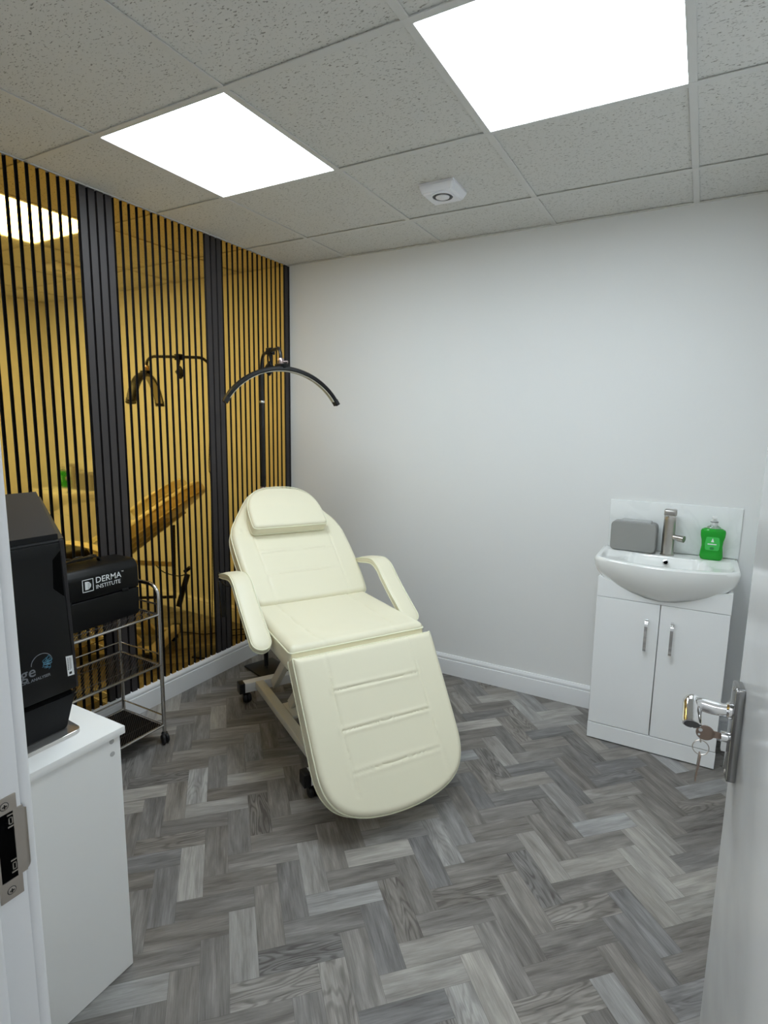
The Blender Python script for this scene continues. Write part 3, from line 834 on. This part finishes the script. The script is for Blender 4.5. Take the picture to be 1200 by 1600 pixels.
# grey box
gb = thing('dispenser_box', 'grey rounded rectangular box with light lid on the left of the basin', 'box', (2.083, -.055, ZR))
mt = Matrix.Translation((2.083, -.060, ZR+.0725)) @ Matrix.Rotation(math.radians(-4), 4, 'Z') @ Matrix.Rotation(math.radians(0), 4, 'X')
bp_ = roundpoly([(-.098,-.070),(.098,-.070),(.098,.066),(-.098,.066)], .022, 6)
bm = MB().prism(bp_, -.036, .036, 'y', .005, 3, mt); bm.obj('body', M['grey_box'], gb)
MB().rbox(-.060,.072,-.024,.030,.062,.0735,.004,2,mt).obj('lid', M['grey_light'], gb)
# soap
sp = thing('soap_dispenser', 'green liquid soap pump bottle on the right of the basin', 'soap bottle', (2.403,-.062,ZR))
def ell(hw, hd, z, n=40, e=2.8):
    out = []
    for k in range(n):
        an = 2*PI*k/n; c_, s__ = math.cos(an), math.sin(an)
        out.append((2.403+hw*abs(c_)**(2/e)*(1 if c_ > 0 else -1), -.062+hd*abs(s__)**(2/e)*(1 if s__ > 0 else -1), ZR+z))
    return out
def loft(levels, n=40):
    vs = []; fs = []
    for hw, hd, z in levels: vs += ell(hw, hd, z, n)
    for i in range(len(levels)-1):
        for k in range(n): fs.append((i*n+k, i*n+(k+1) % n, (i+1)*n+(k+1) % n, (i+1)*n+k))
    fs.append(tuple(range(n))[::-1]); fs.append(tuple((len(levels)-1)*n+k for k in range(n)))
    m_ = MB(); m_.add(vs, fs, True); return m_
loft([(.038,.022,0),(.043,.026,.004),(.046,.027,.015),(.044,.026,.035),(.041,.025,.060),(.043,.025,.085),(.048,.026,.105),(.049,.026,.125),(.046,.024,.134),(.034,.019,.140)]).obj('bottle', M['green'], sp)
loft([(.0305,.0195,.1385),(.026,.017,.146),(.015,.013,.152),(.0145,.0145,.158)]).obj('shoulder', M['clear'], sp)
loft([(.026,.0012,.045),(.030,.0012,.060),(.030,.0012,.085),(.024,.0012,.102)], 24)
lm = MB(); 
lab = roundpoly([(-.026,.045),(.026,.045),(.029,.072),(.024,.104),(-.024,.104),(-.029,.072)], .008, 4)
lm.prism([(2.403+a_, ZR+b_) for a_, b_ in lab], -.0895, -.0885, 'y').obj('label', M['green_label'], sp)
MB().prism([(2.403-.006, ZR+.082), (2.403+.006, ZR+.082), (2.403, ZR+.100)], -.0903, -.0894, 'y').obj('label_emblem', M['print_white'], sp)
MB().box(2.403-.018, 2.403+.016, -.0903, -.0894, ZR+.070, ZR+.0745).obj('label_line', M['print_white'], sp)
MB().prism(roundpoly([(2.395,ZR+.048),(2.411,ZR+.048),(2.411,ZR+.060),(2.395,ZR+.060)], .005, 4), -.0903, -.0894, 'y').obj('label_badge', M['dark_green'], sp)
MB().lathe([(.015,0),(.0155,.003),(.0155,.016),(.013,.019),(.005,.021),(.005,.030)], 24, (2.403,-.062,ZR+.156)).obj('pump_collar', M['pump_white'], sp)
MB().lathe([(.0158,0),(.0158,.004)], 24, (2.403,-.062,ZR+.167)).obj('pump_slot', M['pump_grey'], sp)
MB().rbox(-.010,.010,-.034,.012,0,.009,.003,2,Matrix.Translation((2.403,-.062,ZR+.184))).obj('pump_head', M['pump_white'], sp)

# ------------------------------------------------------------------ door with its lever, key
HP = Vector((2.480, -2.635, 0)); ED = Vector((-.066, .765, 0)).normalized(); NL = Vector((-ED.y, ED.x, 0))   # NL points left
DW = .768
mt = Matrix(((ED.x, -NL.x, 0, HP.x), (ED.y, -NL.y, 0, HP.y), (0,0,1,0), (0,0,0,1)))    # local x along door, y into thickness
door = struct(MB().rbox(0, DW, 0, .040, .006, 1.985, .002, 2, mt).obj('door_1', M['gloss_white']))
HZ = -.008
def dl(x, n, z): return HP+ED*x+NL*n+UP*(z+HZ)
mtd = Matrix(((ED.x, NL.x, 0, HP.x), (ED.y, NL.y, 0, HP.y), (0,0,1,0), (0,0,0,1)))
px = .726
plate = MB().prism(roundpoly([(px-.020,.884+HZ),(px+.020,.884+HZ),(px+.020,1.042+HZ),(px-.020,1.042+HZ)], .006, 4), 0, .0130, 'y', .0015, 2, mtd).obj('handle_plate', M['plate'], door)
def dpart(mb, name, m, par=None):
    o = mb.obj(name, m); o.parent = par or door; return o
plate.parent = door; plate.matrix_parent_inverse = Matrix.Identity(4)
dpart(MB().lathe([(.013,0),(.013,.006),(.0095,.009)], 24, dl(px, .012, .997), NL), 'lever_rose', M['chrome'], plate)
lp = bez([dl(px,.014,.997), dl(px,.035,.996), dl(px,.056,.9985), dl(px-.004,.066,.9995)], 6)
dpart(MB().tube(lp, [.0088+.0022*math.sin(PI*i/(len(lp)-1)) for i in range(len(lp))], 18), 'lever_neck', M['chrome'], plate)
gd = Vector((-ED*.80-UP*.60+NL*.02)).normalized()
g0 = dl(px+.010,.068,1.001)
MB_ = MB().lathe([(.004,-.003),(.010,-.002),(.0135,.004),(.0142,.012),(.0142,.040),(.0135,.045),(.0115,.046),(.0105,.041)], 28, g0, gd)
grip = dpart(MB_, 'lever_grip', M['chrome'], plate)
dpart(MB().lathe([(.0112,.0),(.0112,.004)], 24, g0+gd*.0412, gd), 'grip_end', M['vent_dark'], plate)
dpart(MB().tube([dl(px,.008,.951), dl(px,.024,.951)], .0085, 18).prism([(px-.004,.928+HZ),(px+.004,.928+HZ),(px+.004,.951+HZ),(px-.004,.951+HZ)], .008, .022, 'y', 0, 2, mtd), 'lock_cylinder', M['chrome'], plate)
# screws of the plate
for z in (.892, 1.034):
    dpart(MB().lathe([(.0035,0),(.0035,.001)], 14, dl(px, .0130, z), NL), 'screw', M['steel'], plate)
keys = thing('key_bunch', 'bronze key in the door lock with a ring and second key hanging from it', 'keys', dl(px, .030, .951))
kb = MB()
kx = NL; ky = UP
fpts = []
for k in range(36):
    an = 2*PI*k/36; fpts.append((.046+.0135*math.cos(an), .0135*math.sin(an)*.92))
vs = []; 
mk = Matrix(((NL.x, 0, ED.x, dl(px,0,.951).x), (NL.y, 0, ED.y, dl(px,0,.951).y), (0,1,0,.951+HZ), (0,0,0,1)))
kb.prism(fpts, -.0012, .0012, 'z', 0, 2, mk)
kb.prism([(.022,-.0045),(.037,-.006),(.037,.006),(.022,.0045)], -.0012, .0012, 'z', 0, 2, mk)
kb.obj('key', M['bronze'], keys)
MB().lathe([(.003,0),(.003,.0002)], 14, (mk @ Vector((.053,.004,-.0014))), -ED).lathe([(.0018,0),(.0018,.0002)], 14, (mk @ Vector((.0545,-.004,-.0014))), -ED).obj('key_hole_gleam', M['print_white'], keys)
rc = mk @ Vector((.050,-.027,0))
ring = [rc+NL*(.0118*math.cos(2*PI*k/32))+(UP*.985+ED*.17)*(.0118*math.sin(2*PI*k/32)) for k in range(32)]
MB().tube(ring, .0008, 8, closed=True).obj('key_ring', M['steel'], keys)
MB().tube([mk @ Vector((.052,-.010,0)), mk @ Vector((.0508,-.018,0))], .0012, 8).obj('key_loop', M['steel'], keys)
hk = rc-UP*.0115
m2 = Matrix(((ED.x, NL.x, 0, hk.x), (ED.y, NL.y, 0, hk.y), (0,0,1,hk.z), (0,0,0,1)))
m2 = m2 @ Matrix.Rotation(.10, 4, 'Y') @ Matrix.Rotation(.08, 4, 'X')
MB().prism([(-.009,-.022),(.009,-.022),(.009,0),(-.009,0)], -.001, .001, 'y', 0, 2, m2).prism([(-.0035,-.046),(.0035,-.046),(.0035,-.022),(-.0035,-.022)], -.001, .001, 'y', 0, 2, m2).obj('spare_key', M['bronze'], keys)

# ------------------------------------------------------------------ door frame (trim) with strike plate
fr_ = MB().rbox(1.722, 1.750, FW-.10, FW-.0012, 0, 2.03, .0012, 2)             # left lining
fr_.rbox(1.736, 1.764, FW-.10, FW-.034, 0, 2.0, .004, 3)        # stop
struct(fr_.obj('trim_2', M['satin_white']))
fr2 = MB().box(2.518, 2.546, FW-.10, FW, 0, 2.03).rbox(2.506, 2.520, FW-.10, FW-.048, 0, 2.0, .002, 2)
struct(fr2.obj('trim_3', M['satin_white']))
struct(MB().box(1.750, 2.518, FW-.10, FW, 1.995, 2.03).obj('trim_4', M['satin_white']))
arch_prof = [(0,0),(-.0015,.002),(-.0015,.009),(-.0005,.0112),(.002,.0128),(.005,.013),(.010,.0125),(.018,.0145),(.040,.0165),(.052,.0165),(.058,.013),(.058,0)]
def architrave(name, x_in, s_):
    pts = [(x_in+s_*a, FW+b) for a, b in arch_prof]
    struct(MB().prism(pts, 0, 2.06, 'z').obj(name, M['satin_white']))
architrave('trim_5', 1.7455, -1)
struct(MB().box(1.69, 2.57, FW, FW+.0165, 2.005, 2.06).obj('trim_6', M['satin_white']))
# strike plate: x = 1.75 face
sx = 1.7505
st = thing('strike_plate', 'satin steel strike plate with dark keep slots on the left door frame', 'strike plate', (sx, -2.655, 1.003))
def yz(pts, x0, x1, bevel=0): return MB().prism(pts, x0, x1, 'x', bevel, 2)
plate_o = [(-2.668,.945),(-2.646,.945),(-2.646,.966),(-2.6405,.972),(-2.6405,1.036),(-2.646,1.040),(-2.646,1.057),(-2.668,1.057)]
# plate with rectangular opening: frame pieces in one mesh
pm = MB()
for (y0,y1,z0,z1) in ((-2.668,-2.646,.945,.9665),(-2.668,-2.646,1.040,1.057),(-2.650,-2.6405,.9665,1.040),(-2.668,-2.6655,.9665,1.040)):
    pm.box(sx-.0005, sx+.0012, y0, y1, z0, z1)
pm.obj('plate', M['steel'], st)
lip = []
for k in range(7):
    an = PI/2*k/6; lip.append((-2.6405+.0055*math.sin(an), sx+.0012-.0055*(1-math.cos(an))))
lm = MB(); vs = []; fs = []
for i, (y, x) in enumerate(lip):
    t_ = .006*(i/6)
    vs += [(x, y, .968+t_), (x, y, 1.038-t_), (x-.0012, y-.0003, 1.038-t_), (x-.0012, y-.0003, .968+t_)]
for i in range(6):
    o4 = i*4
    for k in range(4): fs.append((o4+k, o4+(k+1) % 4, o4+4+(k+1) % 4, o4+4+k))
fs += [(0,1,2,3), (24,27,26,25)]
lm.add(vs, fs, True); lm.obj('lip', M['steel'], st)
MB().box(sx-.0003, sx+.0004, -2.6657, -2.6498, .9663, 1.0402).obj('keep_slot', M['recess'], st)
for z in (.9735, 1.024):
    m_ = MB()
    m_.box(sx+.0003, sx+.0010, -2.6555, -2.6500, z-.001, z+.0005).box(sx+.0003, sx+.0010, -2.6555, -2.6500, z+.012, z+.0135)
    m_.box(sx+.0003, sx+.0010, -2.6545, -2.6535, z+.002, z+.010).box(sx+.0003, sx+.0010, -2.6515, -2.6505, z+.002, z+.010)
    m_.box(sx+.0003, sx+.0010, -2.6545, -2.6505, z+.002, z+.003).box(sx+.0003, sx+.0010, -2.6545, -2.6505, z+.009, z+.010)
    m_.obj('keep_spring', M['steel'], st)
for y, z in ((-2.6575,.955),(-2.6575,1.0485)):
    MB().lathe([(.0044,.0005),(.0044,.00135)], 20, (sx, y, z), (1,0,0)).obj('countersink', M['vent_dark'], st)
    s1 = MB().lathe([(.0036,-.0005),(.0036,.0016),(.003,.0019)], 20, (sx, y, z), (1,0,0)).obj('screw', M['steel'], st)
    o = MB().box(sx+.0018, sx+.0021, y-.0022, y+.0022, z-.0006, z+.0006).box(sx+.0018, sx+.0021, y-.0006, y+.0006, z-.0022, z+.0022).obj('screw_slot', M['gap'])
    o.parent = s1

# ------------------------------------------------------------------ white storage unit
UT = .680
un = thing('storage_unit', 'white melamine drawer unit beside the doorway carrying the black machine', 'drawer unit', (.72, -2.36, 0))
ux0, ux1, uy0, uy1 = .36, 1.125, -2.60, -2.098
MB().rbox(ux1-.018, ux1, uy0, uy1, .002, UT-.020, .001, 1).obj('side_panel', M['unit_white'], un)
MB().rbox(ux0, ux0+.018, uy0, uy1, .002, UT-.020, .001, 1).obj('side_panel', M['unit_white'], un)
MB().rbox(ux0-.006, ux1+.008, uy0, uy1+.010, UT-.020, UT, .0015, 2).obj('top_board', M['unit_white'], un)
MB().box(ux0+.018, ux1-.018, uy0, uy0+.010, .03, UT-.020).box(ux0+.018, ux1-.018, uy0+.01, uy1-.02, .05, .066).obj('carcass', M['unit_white'], un)
for k in range(3):
    z0 = .05+k*.203
    d = MB().rbox(ux0+.020, ux1-.020, uy1-.018, uy1-.001, z0, z0+.199, .0015, 1).obj('drawer_front', M['unit_white'], un)
    child_of_part(MB().tube([(.66,uy1-.001,z0+.1),(.66,uy1+.02,z0+.1),(.83,uy1+.02,z0+.1),(.83,uy1-.001,z0+.1)], .004, 8), 'handle', M['chrome'], d)
for z in (.651, .618):
    MB().lathe([(.0062,-.001),(.0062,.0008),(.005,.0012)], 20, (ux1, -2.121, z), (1,0,0)).obj('cam_cover', M['cover'], un)

# ------------------------------------------------------------------ skin analyser machine
mc = thing('skin_analyser', 'tall black facial analysing machine on a silver base on the white unit', 'machine', (.90, -2.31, UT))
mf = 1.0505          # front face x
yr = -2.168; yl = -2.56
MB().prism(roundpoly([(.66,yl),(1.078,yl),(1.070,-2.158),(.70,-2.13)], .022, 6), UT, UT+.0105, 'z', .0015, 2).obj('base_plate', M['base_silver'], mc)
# pedestal, tapering down
def taper(x0,x1,y0,y1,z0, X0_,X1_,Y0_,Y1_,z1, bev=.008):
    bm = bmesh.new()
    vv = [bm.verts.new(p) for p in ((x0,y0,z0),(x1,y0,z0),(x1,y1,z0),(x0,y1,z0),(X0_,Y0_,z1),(X1_,Y0_,z1),(X1_,Y1_,z1),(X0_,Y1_,z1))]
    for f in [(0,3,2,1),(4,5,6,7),(0,1,5,4),(1,2,6,5),(2,3,7,6),(3,0,4,7)]: bm.faces.new([vv[i] for i in f])
    bmesh.ops.bevel(bm, geom=bm.edges[:], offset=bev, segments=4, affect='EDGES')
    return MB().from_bm(bm)
taper(.76,1.040,yl+.01,-2.176,UT+.010, .74,1.047,yl,-2.153,.779, .004).obj('pedestal', M['black_matte'], mc)
# shell: plan flares to the back; extruded side profile
zt0, zt1 = 1.166, 1.236
bm = bmesh.new()
def ring_(z, xf, yrf, xb, yrb): return [bm.verts.new(p) for p in ((xf,yl,z),(xf,yrf,z),(xb,yrb,z),(xb,yl,z))]
lo_ = [bm.verts.new(p) for p in ((mf,yl,.784),(mf,-2.146,.784),(.74,-2.045,.784),(.74,yl,.784))]
hi_ = [bm.verts.new(p) for p in ((mf,yl,zt0),(mf,-2.158,zt0),(.74,-2.033,zt1),(.74,yl,zt1))]
bm.faces.new(lo_[::-1]); bm.faces.new(hi_)
for i in range(4): bm.faces.new((lo_[i], lo_[(i+1) % 4], hi_[(i+1) % 4], hi_[i]))
bmesh.ops.recalc_face_normals(bm, faces=bm.faces[:])
bmesh.ops.bevel(bm, geom=bm.edges[:], offset=.012, segments=4, affect='EDGES')
sh = MB().from_bm(bm).obj('shell', M['black_matte'], mc)
# front panel with a cut-out grip on the right
fp = [(yl+.02,.790),(-2.156,.790),(-2.168,1.020),(-2.193,1.045),(-2.190,1.112),(-2.171,1.132),(-2.172,zt0-.016),(yl+.02,zt0-.016)]
MB().prism(fp, mf-.002, mf+.0025, 'x', .0010, 2).obj('front_panel', M['black_plastic'], mc)
MB().prism([(-2.168,1.020),(-2.193,1.045),(-2.190,1.112),(-2.171,1.132)], mf-.001, mf+.0007, 'x').obj('grip_recess', M['recess'], mc)
MB().prism([(-2.1555,.790),(-2.1490,.790),(-2.1600,zt0-.010),(-2.1710,zt0-.010)], mf-.006, mf+.0015, 'x', .0015, 3).obj('side_strip', M['grey_strip_lit_top'], mc)
tp = MB(); 
tp.add([(mf-.012,yl+.02,zt0+.0035),(mf-.012,-2.168,zt0+.0035),(.752,-2.048,zt1-.0005),(.752,yl+.02,zt1-.0005)]+[(mf-.012,yl+.02,zt0+.001),(mf-.012,-2.170,zt0+.001),(.752,-2.048,zt1-.004),(.752,yl+.02,zt1-.004)], [(0,1,2,3),(7,6,5,4),(0,4,5,1),(1,5,6,2),(2,6,7,3),(3,7,4,0)])
tp.obj('lit_top_panel', M['grey_strip_lit_top'], mc)  # lighter grey puts the ceiling light into the slanted top's colour
MB().box(mf-.010, mf-.001, yl+.004, -2.166, .778, .786).obj('seam', M['recess'], mc)
# logo
xf = mf+.0026
text_mb('age', .036, (xf, -2.296, .8555), (0,1,0), (0,0,1), .0004, .0002, 1.05).obj('logo_word', M['print_grey'], mc)
text_mb('AI FACIAL ANALYSER', .0092, (xf, -2.302, .8435), (0,1,0), (0,0,1), .0004, .0002, 1.0).obj('logo_line', M['print_grey'], mc)
ap = [(xf+.0002, -2.232+.0235*math.cos(an), .8795+.0225*math.sin(an)) for an in [PI*1.0-PI*.95*k/20 for k in range(21)]]
MB().tube(ap, .0009, 6).obj('logo_arc', M['print_grey'], mc)
lf = MB()
rnd = random.Random(3)
prof = [(-.002,.026),(.000,.015),(.006,.010),(.002,.007),(.004,.001),(-.001,-.002),(.000,-.012),(-.006,-.016)]
tips = [(-.036,-.001)]
base = [Vector((-2.2125+a_*.8, .873+b_*.8)) for a_, b_ in prof]
far = Vector((-2.243,.8755))
for i in range(len(base)-1):
    for tt in (.45, .75, 1.0):
        a_ = far.lerp(base[i], tt); b_ = far.lerp(base[i+1], tt)
        lf.tube([(xf, a_.x, a_.y), (xf, b_.x, b_.y)], .00045, 4)
    lf.tube([(xf, far.lerp(base[i], .45).x, far.lerp(base[i], .45).y), (xf, base[i].x, base[i].y)], .00045, 4)
    lf.tube([(xf, far.lerp(base[i+1], .6).x, far.lerp(base[i+1], .6).y), (xf, base[i].x, base[i].y)], .0004, 4)
lf.obj('logo_face', M['print_blue'], mc)
MB().prism([(-2.1745,.825),(-2.1585,.824),(-2.1605,.873),(-2.1765,.875)], mf+.0014, mf+.0032, 'x').obj('sticker', M['label_white'], mc)
sm_ = MB()
for k in range(14):
    z_ = .840+k*.0022; sm_.box(mf+.0031, mf+.0034, -2.1735, -2.1708, z_, z_+.0012)
sm_.box(mf+.0031, mf+.0034, -2.1685, -2.1674, .839, .870).box(mf+.0031, mf+.0034, -2.1655, -2.1647, .841, .869).box(mf+.0031, mf+.0034, -2.171, -2.1645, .8285, .8345)
sm_.obj('sticker_print', M['gap'], mc)

# ------------------------------------------------------------------ trolley
tr = thing('trolley', 'three-tier chromed wire trolley on castors against the slatted wall', 'trolley', (.185, -1.56, 0))
tx0, tx1, ty1, ty0 = .045, .325, -1.330, -1.790
for y in (ty1, ty0):
    s_ = 1
    p = [(tx1, y, .045), (tx1, y, .35), (tx1, y, .655)]
    for i in range(1, 9):
        an = PI/2*i/8; p.append((tx1-.055*(1-math.cos(an)), y, .675+.055*math.sin(an)))
    p += [(x, y, .73) for x in (.24, .185, .13)]
    for i in range(0, 9):
        an = PI/2*i/8; p.append((tx0+.055*(1-math.sin(an)), y, .675+.055*math.cos(an)))
    p += [(tx0, y, .655), (tx0, y, .35), (tx0, y, .045)]
    MB().tube(p, .0085, 14).obj('upright_hoop', M['trolley'], tr)
def rect_loop(z, r, name, inset=.006, m='trolley'):
    x0, x1, y0, y1 = tx0+inset, tx1-inset*0, ty0+.004, ty1-.004
    mb_ = MB()
    mb_.tube([(x1,y0,z),(x1,y1,z)], r, 8).tube([(x0,y0,z),(x0,y1,z)], r, 8).tube([(x0,y0,z),(x1,y0,z)], r, 8).tube([(x0,y1,z),(x1,y1,z)], r, 8)
    return mb_
for zi, (z, solid) in enumerate(((.598, 0), (.369, 0), (.082, 1))):
    fo = rect_loop(z, .0062, 's').obj('shelf', M['trolley'], tr)
    wm = MB(); wx = tx1-tx0-.006
    for k in range(-22, 37):
        ya = ty0+.0125*k; yb = ya+wx           # diagonal wires, wall side further along
        xa, xb = tx1, tx0+.006
        if yb < ty0 or ya > ty1: continue
        if ya < ty0: xa = tx1-(ty0-ya); ya = ty0
        if yb > ty1: xb = tx0+.006+(yb-ty1); yb = ty1
        if xa-xb < .008: continue
        wm.tube([(xa, ya, z+.001), (xb, yb, z+.001)], .0017, 5, cap=False)
    for x in (.115, .255): wm.tube([(x, ty0, z-.002), (x, ty1, z-.002)], .0015, 5)
    child_of_part(wm, 'wire_deck', M['wire'], fo)
    # guard rail: both short ends and the wall side
    g = MB(); zg = z+.045
    g.tube([(tx0, ty0, zg), (tx0, ty1, zg)], .0035, 8).tube([(tx0, ty1, zg), (tx1, ty1, zg)], .0035, 8).tube([(tx0, ty0, zg), (tx1, ty0, zg)], .0035, 8)
    g.obj('guard_rail', M['trolley'], tr)
    if solid:
        MB().box(tx0+.008, tx1-.004, ty0+.006, ty1-.006, z-.006, z-.003).obj('bottom_tray', M['black_plastic'], tr)
for x in (tx0, tx1):
    for y in (ty0, ty1):
        c0 = (x+(.012), y-.008, .023)
        w_ = MB()
        for d_ in (-.008, .008): w_.lathe([(.006,-.006),(.020,-.006),(.023,-.002),(.023,.002),(.020,.006),(.006,.006)], 22, (c0[0], c0[1]+d_*1.1, c0[2]), (.3,1,0))
        w_.obj('castor', M['rubber'], tr)
        MB().lathe([(.010,.030),(.014,.034),(.014,.044),(.009,.050)], 16, (x, y, 0)).rbox(x-.004,x+.02,y-.012,y+.003,.022,.044,.004,2).obj('castor_fork', M['rubber'], tr)

# ------------------------------------------------------------------ carry case
cs = thing('carry_case', 'black moulded carry case with white lettering on the trolley top shelf', 'case', (.17, -1.555, .604))
cx0, cx1, cy0, cy1, cz0, cz1 = .072, .252, -1.745, -1.368, .604, .852
body = roundpoly([(cy0+.004,cz0),(cy1-.006,cz0),(cy1,cz0+.02),(cy1-.004,cz1-.005),(cy1-.006,cz1),(cy0+.006,cz1),(cy0+.004,cz1-.005),(cy0,cz0+.02)], .006, 3)
# lower box and lid as two mouldings
MB().prism(roundpoly([(cy0+.003,cz0),(cy1-.003,cz0),(cy1,cz0+.118),(cy0,cz0+.118)], [.014,.014,0,0], 4), cx0, cx1-.001, 'x', .004, 3).obj('case_base', M['black_plastic'], cs)
lidp = roundpoly([(cx0,cz0+.121),(cx1,cz0+.121),(cx1,cz1-.034),(cx1-.022,cz1-.004),(cx0+.02,cz1-.004),(cx0,cz1-.03)], [0,0,.03,.03,.03,.03], 5)
bmx = MB().prism(lidp, cy0, cy1, 'y', .004, 3); bmx.obj('case_lid', M['black_plastic'], cs)
for y_ in (-1.70, -1.45):
    MB().rbox(cx1-.003, cx1+.0012, y_, y_+.030, cz0+.113, cz0+.128, .001, 2).obj('latch', M['black_matte'], cs)
hp = bez([(.155,-1.64,cz1-.006),(.155,-1.635,cz1+.010),(.155,-1.60,cz1+.018),(.155,-1.52,cz1+.019),(.155,-1.485,cz1+.010),(.155,-1.48,cz1-.006)], 5)
MB().sweep([(-.011,-.003),(.011,-.003),(.011,.003),(-.011,.003)], hp, (1,0,0)).obj('handle', M['black_plastic'], cs)
xt = cx1+.0004
text_mb('DERMA', .0345, (xt, -1.5665, .7845), (0,1,0), (0,0,1), .0004, .0002, 1.03).obj('brand_word', M['print_white'], cs)
text_mb('INSTITUTE', .0235, (xt, -1.5665, .7605), (0,1,0), (0,0,1), .0004, .0, 1.0).obj('brand_word', M['print_white'], cs)
text_mb('TM', .007, (xt, -1.449, .805), (0,1,0), (0,0,1), .0004, 0).obj('trade_mark', M['print_white'], cs)
sq = MB(); y0, y1, z0, z1 = -1.6225, -1.5755, .757, .808
for b in ((y0,y1,z0,z0+.0025),(y0,y1,z1-.0025,z1),(y0,y0+.0025,z0,z1),(y1-.0025,y1,z0,z1)): sq.box(xt-.0004, xt+.0005, *b)
sq.obj('logo_square', M['print_white'], cs)
dp = [(-1.611,.766)]+[( -1.604+.018*math.cos(an), .7825+.0165*math.sin(an)) for an in [-PI/2+PI*k/14 for k in range(15)]]+[(-1.611,.799)]
MB().prism(dp, xt-.0004, xt+.0005, 'x').obj('logo_letter', M['print_white'], cs)
sl = MB()
for k in range(5): sl.box(xt+.0005, xt+.0008, -1.600, -1.5925+.001*k, .771+k*.005, .7725+k*.005)
sl.obj('logo_lines', M['black_plastic'], cs)
# black cable lying on the case
cb = []
for k in range(60):
    f = k/59; cb.append((.112+.022*math.cos(f*24)+.004*math.sin(f*9), -1.670+.20*f+.030*math.sin(f*24), cz1+.002+.009*abs(math.sin(f*13))))
tag(MB().tube(bez(cb, 2), .0040, 7).obj('coiled_cable', M['rubber'], None, (.15,-1.6,cz1)), 'black cable coiled loosely on top of the black carry case', 'cable')
tag(MB().tube(bez([(.30,.0-.06,.008),(.42,-.16,.006),(.50,-.30,.006),(.62,-.34,.006),(.80,-.42,.006),(.86,-.50,.006)], 8), .0035, 7).obj('floor_cable', M['rubber'], None, (.4,-.2,.006)), 'black cable lying on the floor behind the bed base', 'cable')
